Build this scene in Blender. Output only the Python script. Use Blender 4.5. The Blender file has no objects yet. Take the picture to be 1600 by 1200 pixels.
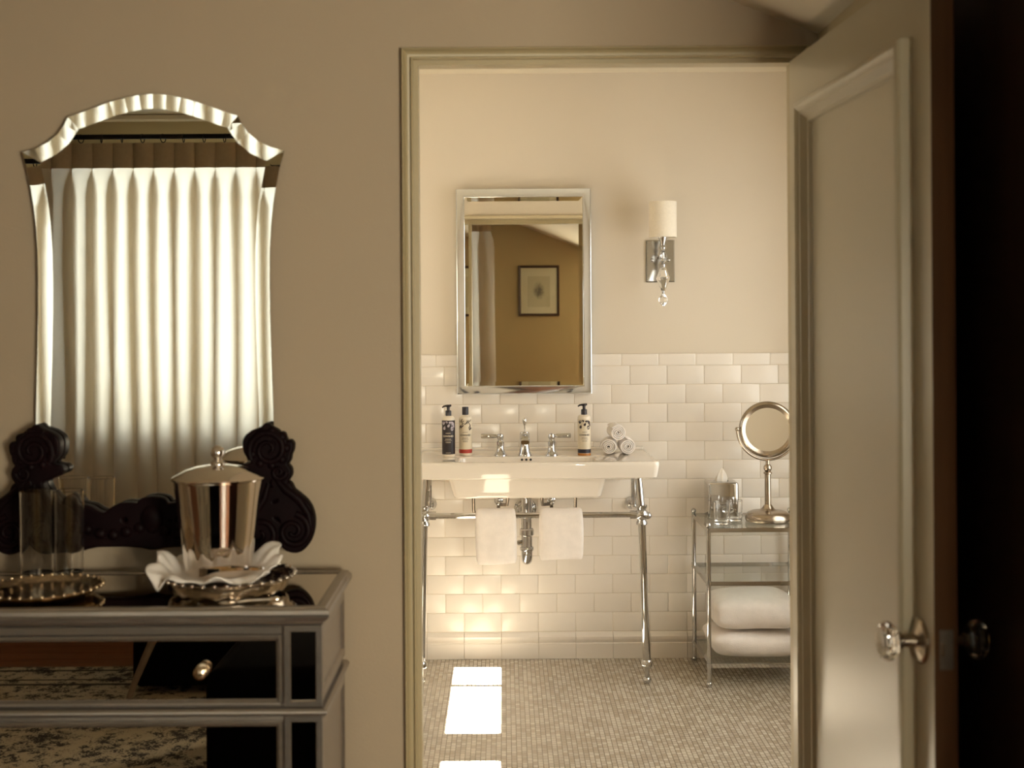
import bpy, bmesh, math, random
from mathutils import Matrix, Vector, Euler

random.seed(7)
SC = bpy.context.scene
COL = SC.collection
PI = math.pi

# ------------------------------------------------------------------ camera
# vanishing point of the room's depth axis, focal length (pixels of the 1600x1200 frame), roll, eye height
VU, VV, FP, ROLL, EYE = 787.0, 500.0, 2000.0, 0.0066, 1.40
cam_data = bpy.data.cameras.new('camera')
cam = bpy.data.objects.new('camera', cam_data)
COL.objects.link(cam)
cam_data.sensor_width = 36.0
cam_data.lens = 36.0 * FP / 1600.0
cam_data.shift_x = (800.0 - VU) / 1600.0
cam_data.shift_y = (VV - 600.0) / 1600.0
cam_data.clip_start = 0.05
cam_data.clip_end = 60
cam_data.dof.use_dof = True
cam_data.dof.focus_distance = 5.05
cam_data.dof.aperture_fstop = 4.5
cam.matrix_world = Matrix.Translation((0, 0, EYE)) @ Euler((PI/2, 0, 0)).to_matrix().to_4x4() @ Matrix.Rotation(-ROLL, 4, 'Z')
SC.camera = cam

# ------------------------------------------------------------------ world, sun, daylight, exposure
w = bpy.data.worlds.new('world'); SC.world = w; w.use_nodes = True
bg = w.node_tree.nodes['Background']
bg.inputs['Color'].default_value = (0.80, 0.88, 1.0, 1)
bg.inputs['Strength'].default_value = 0.6

TAN_SUN = 1.43
sun_d = bpy.data.lights.new('sun', 'SUN'); sun = bpy.data.objects.new('sun', sun_d); COL.objects.link(sun)
sun_d.energy = 330.0; sun_d.angle = math.radians(0.55); sun_d.color = (1.0, 0.95, 0.92)
sun.rotation_euler = Vector((1.0, 0.0, -TAN_SUN)).to_track_quat('-Z', 'Y').to_euler()
sun.location = (-4, 4.7, 5)

def daylight(name, loc, direction, sx, sy, watts, color):
    d = bpy.data.lights.new(name, 'AREA'); o = bpy.data.objects.new(name, d); COL.objects.link(o)
    d.shape = 'RECTANGLE'; d.size = sx; d.size_y = sy; d.energy = watts; d.color = color
    o.location = loc
    o.rotation_euler = Vector(direction).to_track_quat('-Z', 'Z').to_euler()
    return o
WARM = (1.0, 0.82, 0.60)
daylight('daylight_curtain_window', (-1.245, -1.16, 1.53), (0, 1, 0), 1.83, 1.30, 52.0, (0.90, 0.95, 1.0))
daylight('daylight_bath_window_a', (-1.15, 4.75, 1.36), (1, 0, 0), 0.82, 0.5, 2.5, (1.0, 0.93, 0.88))
daylight('daylight_bath_window_b', (-1.15, 3.68, 1.36), (1, 0, 0), 0.76, 0.5, 2.5, (1.0, 0.93, 0.88))
daylight('daylight_bath_window_c', (1.60, 4.2, 1.25), (-1, 0, 0), 1.4, 1.4, 31.0, (1.0, 0.92, 0.86))
daylight('added_bedroom_fill', (1.36, -1.14, 1.14), (0, 1, 0), 0.80, 0.80, 160.0, (1.0, 0.88, 0.72))  # added area light outside an invented window, brightens the doorway wall

SC.view_settings.view_transform = 'Standard'
SC.view_settings.look = 'None'
SC.view_settings.gamma = 1.0
SC.view_settings.use_curve_mapping = False
SC.view_settings.exposure = 0.0
SC.cycles.max_bounces = 14
SC.cycles.diffuse_bounces = 6
SC.cycles.glossy_bounces = 6
SC.cycles.transmission_bounces = 10
SC.cycles.transparent_max_bounces = 12
SC.cycles.sample_clamp_indirect = 6.0
SC.cycles.use_denoising = True

# ------------------------------------------------------------------ helpers
def P(px, py, Y):
    """photo pixel -> point at depth Y (the depth comes from what the thing touches)"""
    dx, dy = px - VU, py - VV
    dx, dy = dx - ROLL * dy, dy + ROLL * dx
    return Vector((dx / FP * Y, Y, EYE - dy / FP * Y))

def lin(r, g, b):
    f = lambda c: (c/255/12.92 if c <= 10 else ((c/255 + 0.055)/1.055)**2.4)
    return (f(r), f(g), f(b), 1)

MATS = {}
def nd(nt, t, **kw):
    n = nt.nodes.new(t)
    for k, v in kw.items():
        if k in n.inputs: n.inputs[k].default_value = v
        else: setattr(n, k, v)
    return n

def mat(name, col, rough=0.5, metal=0.0, var=0.06, scale=6.0, bump=0.0, bscale=60.0, coat=0.0, spec=0.5, stretch=None, sheen=0.0):
    """principled surface whose colour, roughness and relief vary through object-space noise"""
    m = bpy.data.materials.new(name); m.use_nodes = True; nt = m.node_tree
    b = nt.nodes['Principled BSDF']
    tc = nd(nt, 'ShaderNodeTexCoord'); mp = nd(nt, 'ShaderNodeMapping')
    if stretch: mp.inputs['Scale'].default_value = stretch
    nt.links.new(tc.outputs['Object'], mp.inputs['Vector'])
    ns = nd(nt, 'ShaderNodeTexNoise', Scale=scale, Detail=4.0); nt.links.new(mp.outputs['Vector'], ns.inputs['Vector'])
    rp = nd(nt, 'ShaderNodeValToRGB')
    c = Vector(col[:3])
    rp.color_ramp.elements[0].position = 0.3; rp.color_ramp.elements[1].position = 0.7
    rp.color_ramp.elements[0].color = (*(c * (1 - var)), 1); rp.color_ramp.elements[1].color = (*[min(1, x) for x in c * (1 + var)], 1)
    nt.links.new(ns.outputs['Fac'], rp.inputs['Fac']); nt.links.new(rp.outputs['Color'], b.inputs['Base Color'])
    b.inputs['Roughness'].default_value = rough; b.inputs['Metallic'].default_value = metal
    b.inputs['Coat Weight'].default_value = coat; b.inputs['Specular IOR Level'].default_value = spec
    b.inputs['Sheen Weight'].default_value = sheen
    if bump > 0:
        n2 = nd(nt, 'ShaderNodeTexNoise', Scale=bscale, Detail=3.0); nt.links.new(mp.outputs['Vector'], n2.inputs['Vector'])
        bp = nd(nt, 'ShaderNodeBump', Strength=bump, Distance=0.002)
        nt.links.new(n2.outputs['Fac'], bp.inputs['Height']); nt.links.new(bp.outputs['Normal'], b.inputs['Normal'])
    MATS[name] = m
    return m

def glassmat(name, col=(1, 1, 1, 1), ior=1.45, rough=0.0):
    m = bpy.data.materials.new(name); m.use_nodes = True; nt = m.node_tree
    nt.nodes.remove(nt.nodes['Principled BSDF'])
    g = nd(nt, 'ShaderNodeBsdfGlass', Color=col, IOR=ior, Roughness=rough)
    nt.links.new(g.outputs[0], nt.nodes['Material Output'].inputs['Surface']); MATS[name] = m
    return m

def thinglass(name, tint=(0.95, 0.97, 0.95, 1), f0=1.45):
    """window and shelf glass: lets light straight through, mirrors by Fresnel"""
    m = bpy.data.materials.new(name); m.use_nodes = True; nt = m.node_tree
    nt.nodes.remove(nt.nodes['Principled BSDF'])
    t = nd(nt, 'ShaderNodeBsdfTransparent', Color=tint); g = nd(nt, 'ShaderNodeBsdfGlossy', Roughness=0.0)
    lw = nd(nt, 'ShaderNodeLayerWeight'); mx = nd(nt, 'ShaderNodeMixShader')
    lw.inputs['Blend'].default_value = 0.5
    pw = nd(nt, 'ShaderNodeMath', operation='POWER'); pw.inputs[1].default_value = 5.0; nt.links.new(lw.outputs['Facing'], pw.inputs[0])
    r0 = ((f0 - 1)/(f0 + 1))**2
    fr = nd(nt, 'ShaderNodeMath', operation='MULTIPLY_ADD'); fr.inputs[1].default_value = 1 - r0; fr.inputs[2].default_value = r0; nt.links.new(pw.outputs[0], fr.inputs[0])
    nt.links.new(fr.outputs[0], mx.inputs[0]); nt.links.new(t.outputs[0], mx.inputs[1]); nt.links.new(g.outputs[0], mx.inputs[2])
    nt.links.new(mx.outputs[0], nt.nodes['Material Output'].inputs['Surface']); MATS[name] = m
    return m

class MB:
    """collects verts and faces for ONE mesh object"""
    def __init__(s): s.v = []; s.f = []
    def add(s, vs, fs, M=None):
        o = len(s.v)
        s.v += [tuple(M @ Vector(p)) if M else tuple(p) for p in vs]
        s.f += [tuple(i + o for i in f) for f in fs]
        return s
    def box(s, x0, x1, y0, y1, z0, z1, M=None):
        vs = [(x, y, z) for z in (z0, z1) for y in (y0, y1) for x in (x0, x1)]
        return s.add(vs, [(0,2,3,1),(4,5,7,6),(0,1,5,4),(2,6,7,3),(0,4,6,2),(1,3,7,5)], M)
    def loft(s, loops, cap0=True, cap1=True, closed=True, M=None, ring=False):
        n = len(loops[0]); vs = [p for l in loops for p in l]; fs = []
        L = len(loops)
        for i in range(L if ring else L - 1):
            a, b = i * n, ((i + 1) % L) * n
            for j in range(n if closed else n - 1):
                k = (j + 1) % n
                fs.append((a + j, a + k, b + k, b + j))
        if cap0 and closed and not ring: fs.append(tuple(reversed(range(n))))
        if cap1 and closed and not ring: fs.append(tuple((L - 1) * n + j for j in range(n)))
        return s.add(vs, fs, M)
    def lathe(s, prof, n=32, M=None):
        """prof: (radius, z) from bottom to top; caps when the ends have radius"""
        loops = [[(max(r, 1e-5) * math.cos(2*PI*j/n), max(r, 1e-5) * math.sin(2*PI*j/n), z) for j in range(n)] for r, z in prof]
        return s.loft(loops, True, True, True, M)
    def sphere(s, c, r, n=16, m=10, M=None):
        sx = r if isinstance(r, (tuple, list)) else (r, r, r)
        loops = []
        for i in range(m + 1):
            a = -PI/2 + PI * i / m; cr = max(math.cos(a), 1e-4)
            loops.append([(c[0] + sx[0]*cr*math.cos(2*PI*j/n), c[1] + sx[1]*cr*math.sin(2*PI*j/n), c[2] + sx[2]*math.sin(a)) for j in range(n)])
        return s.loft(loops, True, True, True, M)
    def tube(s, path, r, n=12, M=None, cap=True, closed=False):
        pts = [Vector(p) for p in path]; L = len(pts)
        rs = r if isinstance(r, (list, tuple)) else [r] * L
        loops = []; up = None
        for i, p in enumerate(pts):
            a = pts[i-1] if (i > 0 or closed) else p
            b = pts[(i+1) % L] if (i < L-1 or closed) else p
            t = (b - a).normalized()
            if up is None:
                up = Vector((0, 0, 1)) if abs(t.z) < 0.9 else Vector((0, 1, 0))
            u = (up - t * up.dot(t))
            if u.length < 1e-6: u = t.orthogonal()
            u.normalize(); up = u; v = t.cross(u)
            loops.append([tuple(p + (u*math.cos(2*PI*j/n) + v*math.sin(2*PI*j/n)) * rs[i]) for j in range(n)])
        return s.loft(loops, cap, cap, True, M, ring=closed)
    def rectloft(s, x0, x1, z0, z1, prof, cap0=True, cap1=True, M=None):
        """rectangles in the XZ plane: prof = (inset, y)"""
        loops = [[(x0+i, y, z0+i), (x1-i, y, z0+i), (x1-i, y, z1-i), (x0+i, y, z1-i)] for i, y in prof]
        return s.loft(loops, cap0, cap1, True, M)

def rrect(x0, x1, y0, y1, z, r, n=5):
    pts = []
    for cx, cy, a0 in ((x1-r, y1-r, 0), (x0+r, y1-r, PI/2), (x0+r, y0+r, PI), (x1-r, y0+r, 3*PI/2)):
        for k in range(n + 1):
            a = a0 + PI/2 * k / n
            pts.append((cx + r*math.cos(a), cy + r*math.sin(a), z))
    return pts

def mesh_of(mb, name, smooth=None, fix=True):
    me = bpy.data.meshes.new(name); me.from_pydata(mb.v, [], mb.f); me.update()
    if fix:
        bm = bmesh.new(); bm.from_mesh(me)
        bmesh.ops.recalc_face_normals(bm, faces=bm.faces); bm.to_mesh(me); bm.free()
    if smooth:
        for p in me.polygons: p.use_smooth = True
        me.set_sharp_from_angle(angle=math.radians(smooth))
    return me

def obj(name, mb, m, parent=None, smooth=None, label=None, loc=None, fix=True):
    me = mb if isinstance(mb, bpy.types.Mesh) else mesh_of(mb, name, smooth, fix)
    o = bpy.data.objects.new(name, me); COL.objects.link(o)
    if m is not None and not me.materials: me.materials.append(MATS[m] if isinstance(m, str) else m)
    if parent is not None: o.parent = parent
    if loc is not None: o.location = loc
    if label: o['label'] = label
    return o

def tag(o, label, cat, group=None, kind=None):
    o['label'] = label; o['category'] = cat
    if group: o['group'] = group
    if kind: o['kind'] = kind
    return o

def thing(name, loc, label, cat, group=None, kind=None, rz=0.0):
    o = bpy.data.objects.new(name, None); COL.objects.link(o)
    o.empty_display_size = 0.05; o.location = loc; o.rotation_euler = (0, 0, rz)
    return tag(o, label, cat, group, kind)

def copytree(o, parent=None):
    c = o.copy(); COL.objects.link(c); c.parent = parent
    for ch in list(o.children): copytree(ch, c)
    return c

def bevel(o, width, seg=2, angle=30):
    md = o.modifiers.new('bevel', 'BEVEL'); md.width = width; md.segments = seg; md.limit_method = 'ANGLE'; md.angle_limit = math.radians(angle)
    for p in o.data.polygons: p.use_smooth = True
    md.harden_normals = True
    return o

def subsurf(o, lv=2):
    md = o.modifiers.new('subsurf', 'SUBSURF'); md.levels = lv; md.render_levels = lv
    for p in o.data.polygons: p.use_smooth = True
    return o

def panel(axis, p0, p1, a0, a1, z0, z1, holes=()):
    """a wall slab with rectangular holes; axis 'y': spans x in a0..a1 and is p0..p1 thick in y"""
    As = sorted({a0, a1, *[h[0] for h in holes], *[h[1] for h in holes]}); Zs = sorted({z0, z1, *[h[2] for h in holes], *[h[3] for h in holes]})
    mb = MB()
    for i in range(len(As)-1):
        for j in range(len(Zs)-1):
            ca, cz = (As[i]+As[i+1])/2, (Zs[j]+Zs[j+1])/2
            if any(h[0] < ca < h[1] and h[2] < cz < h[3] for h in holes): continue
            if axis == 'y': mb.box(As[i], As[i+1], p0, p1, Zs[j], Zs[j+1])
            else: mb.box(p0, p1, As[i], As[i+1], Zs[j], Zs[j+1])
    return mb

def structure(name, mb, m, label, cat, smooth=None):
    return tag(obj(name, mb, m, None, smooth), label, cat, kind='structure')

# ------------------------------------------------------------------ materials
mat('bedroom_paint', (0.36, 0.285, 0.20), 0.85, var=0.03, scale=1.2, bump=0.15, bscale=180)
mat('ceiling_paint', (0.62, 0.55, 0.42), 0.9, var=0.03, scale=2)
mat('bath_paint', (0.62, 0.55, 0.445), 0.7, var=0.025, scale=1.5, bump=0.08, bscale=160)
mat('trim_paint', (0.36, 0.29, 0.165), 0.42, var=0.04, scale=4)
mat('door_paint', (0.38, 0.335, 0.235), 0.30, var=0.035, scale=3, spec=0.45)
mat('door_edge_dark', (0.07, 0.033, 0.014), 0.7, var=0.25, scale=8, spec=0.08, stretch=(4, 4, 0.3))  # closing edge, darker and browner than the door faces
mat('wall_tile', (0.76, 0.70, 0.62), 0.22, var=0.02, scale=8)
mat('grout', (0.62, 0.545, 0.43), 0.9, var=0.05, scale=30)
mat('ceramic', (0.76, 0.70, 0.62), 0.06, var=0.01, coat=0.5)
mat('plate_metal', (0.46, 0.45, 0.42), 0.14, 1.0, var=0.03)
mat('tray_silver', (0.58, 0.52, 0.45), 0.14, 1.0, var=0.3, scale=30, bump=0.4, bscale=90)
mat('chrome', (0.55, 0.545, 0.54), 0.04, 1.0, var=0.02)
mat('frame_chrome', (0.84, 0.89, 0.96), 0.12, 1.0, var=0.02)
mat('nickel', (0.40, 0.335, 0.265), 0.24, 1.0, var=0.06, scale=20, stretch=(1, 1, 12))
mat('silver', (0.84, 0.79, 0.74), 0.05, 1.0, var=0.03)
mat('old_silver', (0.62, 0.50, 0.36), 0.16, 1.0, var=0.25, scale=30, bump=0.4, bscale=90)
mat('mirror', (0.93, 0.91, 0.84), 0.0, 1.0, var=0.0)
mat('dark_mirror', (0.62, 0.56, 0.48), 0.015, 1.0, var=0.02)
mat('silver_paint', (0.36, 0.32, 0.285), 0.27, 0.85, var=0.10, scale=14, stretch=(1, 6, 6))
mat('dark_carving', (0.0055, 0.0016, 0.0022), 0.5, var=0.3, scale=20, spec=0.07)
mat('black_metal', (0.012, 0.010, 0.010), 0.4, 0.6, var=0.1)
mat('black_plastic', (0.012, 0.008, 0.012), 0.35, var=0.1)
mat('black_fabric', (0.003, 0.0025, 0.003), 0.95, var=0.2, scale=40, spec=0.05)
mat('door_gap_shade', (0.022, 0.011, 0.006), 0.5, var=0.25, scale=6, stretch=(3, 3, 0.4), spec=0.2)  # near-black base colour puts the shade behind the open door into the wall
mat('olive_paint', (0.42, 0.34, 0.185), 0.85, var=0.03, scale=1.2, bump=0.15, bscale=180)
mat('leg_wood', (0.32, 0.25, 0.20), 0.4, var=0.2, scale=20)
mat('bath_trim', (0.52, 0.44, 0.29), 0.4, var=0.03)
mat('towel', (0.84, 0.78, 0.73), 0.95, var=0.04, scale=30, bump=0.9, bscale=420, sheen=0.3)
mat('linen', (0.82, 0.77, 0.73), 0.9, var=0.03, scale=20, bump=0.25, bscale=300)
mat('tissue', (0.85, 0.80, 0.72), 0.9, var=0.02)
mat('shade', (0.78, 0.71, 0.59), 0.85, var=0.03, scale=90, bump=0.2, bscale=400)
mat('label_black', (0.010, 0.004, 0.006), 0.45, var=0.1)
mat('label_cream', (0.66, 0.58, 0.44), 0.45, var=0.02)
mat('label_red', (0.40, 0.030, 0.015), 0.45, var=0.05)
mat('label_navy', (0.008, 0.008, 0.022), 0.45, var=0.1)
mat('bottle_white', (0.72, 0.64, 0.52), 0.3, var=0.02)
mat('bottle_amber', (0.42, 0.17, 0.04), 0.2, var=0.1)
mat('print_dark', (0.030, 0.016, 0.014), 0.5, var=0.1)
mat('print_lilac', (0.42, 0.36, 0.40), 0.5, var=0.1)
mat('picture_wood', (0.050, 0.020, 0.010), 0.4, var=0.2, scale=12)
mat('mat_board', (0.80, 0.73, 0.61), 0.9, var=0.02)
mat('hole_dark', (0.01, 0.008, 0.006), 0.6)
mat('braided_hose', (0.16, 0.13, 0.10), 0.35, 0.9, var=0.3, scale=200)
mat('curtain_header', (0.42, 0.34, 0.23), 0.9, var=0.04, scale=60)
glassmat('glass'); glassmat('crystal', ior=1.52)
thinglass('pane'); thinglass('shelf_glass', (0.955, 0.975, 0.96, 1), 1.5)

def brick_floor():
    m = bpy.data.materials.new('mosaic_floor'); m.use_nodes = True; nt = m.node_tree; b = nt.nodes['Principled BSDF']
    tc = nd(nt, 'ShaderNodeTexCoord'); mp = nd(nt, 'ShaderNodeMapping')
    mp.inputs['Rotation'].default_value = (0, 0, PI/2)
    nt.links.new(tc.outputs['Object'], mp.inputs['Vector'])
    br = nd(nt, 'ShaderNodeTexBrick', Scale=1.0)
    br.inputs['Brick Width'].default_value = 0.0265; br.inputs['Row Height'].default_value = 0.0166
    br.inputs['Mortar Size'].default_value = 0.0014; br.inputs['Mortar Smooth'].default_value = 0.3; br.inputs['Bias'].default_value = -0.05
    br.offset = 0.37; br.offset_frequency = 2; br.squash = 0.8; br.squash_frequency = 3
    br.inputs['Color1'].default_value = (0.39, 0.335, 0.265, 1); br.inputs['Color2'].default_value = (0.62, 0.56, 0.48, 1)
    br.inputs['Mortar'].default_value = (0.15, 0.115, 0.08, 1)
    nt.links.new(mp.outputs[0], br.inputs['Vector'])
    ns = nd(nt, 'ShaderNodeTexNoise', Scale=5.0, Detail=5.0); nt.links.new(tc.outputs['Object'], ns.inputs['Vector'])
    mx = nd(nt, 'ShaderNodeMix', data_type='RGBA', blend_type='MULTIPLY'); mx.inputs[0].default_value = 0.5
    rp = nd(nt, 'ShaderNodeValToRGB'); rp.color_ramp.elements[0].color = (0.68, 0.64, 0.57, 1); rp.color_ramp.elements[1].color = (1.1, 1.1, 1.05, 1)
    nt.links.new(ns.outputs['Fac'], rp.inputs['Fac']); nt.links.new(br.outputs['Color'], mx.inputs[6]); nt.links.new(rp.outputs['Color'], mx.inputs[7])
    nt.links.new(mx.outputs[2], b.inputs['Base Color'])
    b.inputs['Roughness'].default_value = 0.25
    bp = nd(nt, 'ShaderNodeBump', Strength=0.5, Distance=0.001); bp.invert = True
    nt.links.new(br.outputs['Fac'], bp.inputs['Height']); nt.links.new(bp.outputs['Normal'], b.inputs['Normal'])
    MATS['mosaic_floor'] = m
brick_floor()

def wood_floor():
    m = mat('wood_floor', (0.20, 0.065, 0.025), 0.3, var=0.35, scale=5, stretch=(0.8, 14, 1), bump=0.1)
wood_floor()

def curtain_mat():
    m = bpy.data.materials.new('curtain_cloth'); m.use_nodes = True; nt = m.node_tree
    nt.nodes.remove(nt.nodes['Principled BSDF'])
    tc = nd(nt, 'ShaderNodeTexCoord'); ns = nd(nt, 'ShaderNodeTexNoise', Scale=260.0, Detail=2.0)
    nt.links.new(tc.outputs['Object'], ns.inputs['Vector'])
    rp = nd(nt, 'ShaderNodeValToRGB'); rp.color_ramp.elements[0].color = (0.72, 0.66, 0.56, 1); rp.color_ramp.elements[1].color = (0.77, 0.715, 0.62, 1)
    nt.links.new(ns.outputs['Fac'], rp.inputs['Fac'])
    d = nd(nt, 'ShaderNodeBsdfDiffuse'); t = nd(nt, 'ShaderNodeBsdfTranslucent'); mx = nd(nt, 'ShaderNodeMixShader'); mx.inputs[0].default_value = 0.52
    nt.links.new(rp.outputs['Color'], d.inputs['Color']); nt.links.new(rp.outputs['Color'], t.inputs['Color'])
    nt.links.new(d.outputs[0], mx.inputs[1]); nt.links.new(t.outputs[0], mx.inputs[2])
    nt.links.new(mx.outputs[0], nt.nodes['Material Output'].inputs['Surface']); MATS['curtain_cloth'] = m
curtain_mat()

def rug_mat():
    m = bpy.data.materials.new('rug_weave'); m.use_nodes = True; nt = m.node_tree; b = nt.nodes['Principled BSDF']
    tc = nd(nt, 'ShaderNodeTexCoord')
    vo = nd(nt, 'ShaderNodeTexVoronoi', Scale=26.0, feature='SMOOTH_F1'); nt.links.new(tc.outputs['Object'], vo.inputs['Vector'])
    ns = nd(nt, 'ShaderNodeTexNoise', Scale=46.0, Detail=7.0, Distortion=3.0); nt.links.new(tc.outputs['Object'], ns.inputs['Vector'])
    n3 = nd(nt, 'ShaderNodeTexNoise', Scale=5.0, Detail=2.0, Distortion=1.0); nt.links.new(tc.outputs['Object'], n3.inputs['Vector'])
    a = nd(nt, 'ShaderNodeMath', operation='MULTIPLY'); nt.links.new(vo.outputs['Distance'], a.inputs[0]); a.inputs[1].default_value = 0.5
    s = nd(nt, 'ShaderNodeMath', operation='ADD'); nt.links.new(a.outputs[0], s.inputs[0]); nt.links.new(ns.outputs['Fac'], s.inputs[1])
    s2 = nd(nt, 'ShaderNodeMath', operation='ADD'); nt.links.new(s.outputs[0], s2.inputs[0])
    a2 = nd(nt, 'ShaderNodeMath', operation='MULTIPLY'); nt.links.new(n3.outputs['Fac'], a2.inputs[0]); a2.inputs[1].default_value = 0.5; nt.links.new(a2.outputs[0], s2.inputs[1])
    rp = nd(nt, 'ShaderNodeValToRGB'); e = rp.color_ramp.elements
    e[0].position = 0.88; e[0].color = (0.030, 0.024, 0.022, 1); e[1].position = 0.96; e[1].color = (0.50, 0.44, 0.33, 1)
    nt.links.new(s2.outputs[0], rp.inputs['Fac']); nt.links.new(rp.outputs['Color'], b.inputs['Base Color']); b.inputs['Roughness'].default_value = 0.95
    MATS['rug_weave'] = m
    mat('rug_border', (0.40, 0.33, 0.25), 0.95, var=0.85, scale=22, bump=0.5)
    mat('rug_line', (0.035, 0.028, 0.025), 0.95, var=0.4, scale=30)
rug_mat()

def sketch_mat():
    m = bpy.data.materials.new('sketch_print'); m.use_nodes = True; nt = m.node_tree; b = nt.nodes['Principled BSDF']
    tc = nd(nt, 'ShaderNodeTexCoord'); ns = nd(nt, 'ShaderNodeTexNoise', Scale=22.0, Detail=6.0, Distortion=1.5)
    nt.links.new(tc.outputs['Object'], ns.inputs['Vector'])
    gr = nd(nt, 'ShaderNodeTexGradient', gradient_type='SPHERICAL'); mp = nd(nt, 'ShaderNodeMapping'); mp.inputs['Scale'].default_value = (14, 14, 9)
    nt.links.new(tc.outputs['Object'], mp.inputs['Vector']); nt.links.new(mp.outputs[0], gr.inputs['Vector'])
    mu = nd(nt, 'ShaderNodeMath', operation='MULTIPLY'); nt.links.new(gr.outputs['Fac'], mu.inputs[0]); nt.links.new(ns.outputs['Fac'], mu.inputs[1])
    rp = nd(nt, 'ShaderNodeValToRGB'); e = rp.color_ramp.elements
    e[0].position = 0.1; e[0].color = (0.66, 0.59, 0.46, 1); e[1].position = 0.42; e[1].color = (0.16, 0.14, 0.12, 1)
    nt.links.new(mu.outputs[0], rp.inputs['Fac']); nt.links.new(rp.outputs['Color'], b.inputs['Base Color']); b.inputs['Roughness'].default_value = 0.8
    MATS['sketch_print'] = m
sketch_mat()
# ================================================================== the setting
YW0, YW1 = 2.857, 2.977          # wall with the doorway: bedroom face, bathroom face
YB = 5.29                        # face of the tiles on the bathroom's far wall
YR = -0.97                       # bedroom wall behind the camera
XL, XR, XF = -3.0, 0.80, 2.1     # bedroom side walls: left, beside the door, far right
BXL, BXR = -1.0, 1.45            # bathroom side walls
OL, OR, OT = -0.1876, 0.645, 1.9697   # door opening

structure('wall_doorway', panel('y', YW0, YW1, XL, 1.6, 0, 2.75, [(OL-0.03, OR+0.03, 0, OT+0.03)]), 'bedroom_paint',
          'taupe painted bedroom wall around the bathroom doorway', 'wall')
structure('wall_bath_front', panel('y', YW1, YW1+0.012, BXL, BXR, 0, 2.5, [(OL-0.03, OR+0.03, 0, OT+0.03)]), 'bath_paint',
          'cream painted bathroom side of the doorway wall', 'wall')
structure('wall_back', panel('y', YR-0.14, YR, XL, XF, 0, 2.75, [(-2.16, -0.33, 0.88, 2.19), (0.96, 1.76, 0.74, 1.54)]), 'olive_paint',
          'olive bedroom wall with curtained window and framed picture', 'wall')
structure('wall_left', panel('x', XL-0.12, XL, YR-0.14, YW1, 0, 2.75), 'bedroom_paint', 'plain taupe bedroom side wall beyond the mirrored dresser', 'wall')
structure('wall_right', panel('x', XR, XR+0.12, 1.15, YW0, 0, 2.75), 'door_gap_shade', 'side wall behind the open door, coloured dark for shade', 'wall')
structure('wall_shade_corner', panel('y', 1.15, 1.27, XR+0.12, XF, 0, 2.75), 'bedroom_paint', 'added unseen taupe wall whose corner shades the open door', 'wall')  # added wall, its corner placed to keep light off the open door
structure('wall_far_right', panel('x', XF, XF+0.12, YR-0.14, 1.27, 0, 2.75), 'bedroom_paint', 'low taupe knee wall under the sloped ceiling', 'wall')
# ceiling: flat, then sloping down towards the right wall
mb = MB()
zs = lambda x: 2.307 - 0.386 * x
x0 = (2.307 - 2.476) / 0.386
prof = [(XL-0.12, 2.476), (x0, 2.476), (XF+0.1, zs(XF+0.1)), (XF+0.1, zs(XF+0.1)+0.1), (x0, 2.576), (XL-0.12, 2.576)]
mb.loft([[(x, YR-0.14, z) for x, z in prof], [(x, YW0, z) for x, z in prof]])
structure('ceiling', mb, 'ceiling_paint', 'pale bedroom ceiling that slopes down above the door', 'ceiling')
structure('ceiling_bath', MB().box(BXL-0.12, BXR+0.12, YW1, YB+0.15, 2.42, 2.52), 'ceiling_paint', 'flat pale bathroom ceiling', 'ceiling')
structure('trim_1', MB().box(0.706, XR, 1.17, YW0, 1.995, 2.12), 'trim_paint', 'boxed olive beam above the open door', 'trim')
mb = MB().rectloft(XL, x0-0.02, 2.44, 2.476, [(0, YR), (0, YR+0.02), (0.008, YR+0.03)])
structure('trim_2', mb, 'ceiling_paint', 'thin pale moulding along the ceiling above the curtain', 'trim')
for nm, (a, b_), yy in (('baseboard_doorway', (XL, OL-0.045), (YW0-0.018, YW0)), ('baseboard_back', (XL, XR), (YR, YR+0.018))):
    mb = MB().box(a, b_, yy[0], yy[1], 0.0, 0.13)
    structure(nm, mb, 'trim_paint', 'olive painted skirting along the ' + ('doorway' if 'door' in nm else 'curtain') + ' wall', 'baseboard')

# bathroom shell
structure('floor_bath', MB().box(BXL-0.12, BXR+0.12, YW0+0.05, YB+0.15, -0.05, 0.0), 'mosaic_floor', 'small beige stone mosaic bathroom floor', 'floor')
WA = (4.338, 5.159, 1.108, 1.607); WB = (3.30, 4.061, 1.108, 1.607); WC = (3.5, 4.9, 0.55, 1.95)
structure('wall_bath_left', panel('x', BXL-0.12, BXL, YW1, YB+0.15, 0, 2.5, [WA, WB]), 'bath_paint', 'cream bathroom side wall with two small sunlit windows', 'wall')
structure('wall_bath_right', panel('x', BXR, BXR+0.12, YW1, YB+0.15, 0, 2.5, [WC]), 'bath_paint', 'cream bathroom side wall with one tall window', 'wall')

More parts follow.
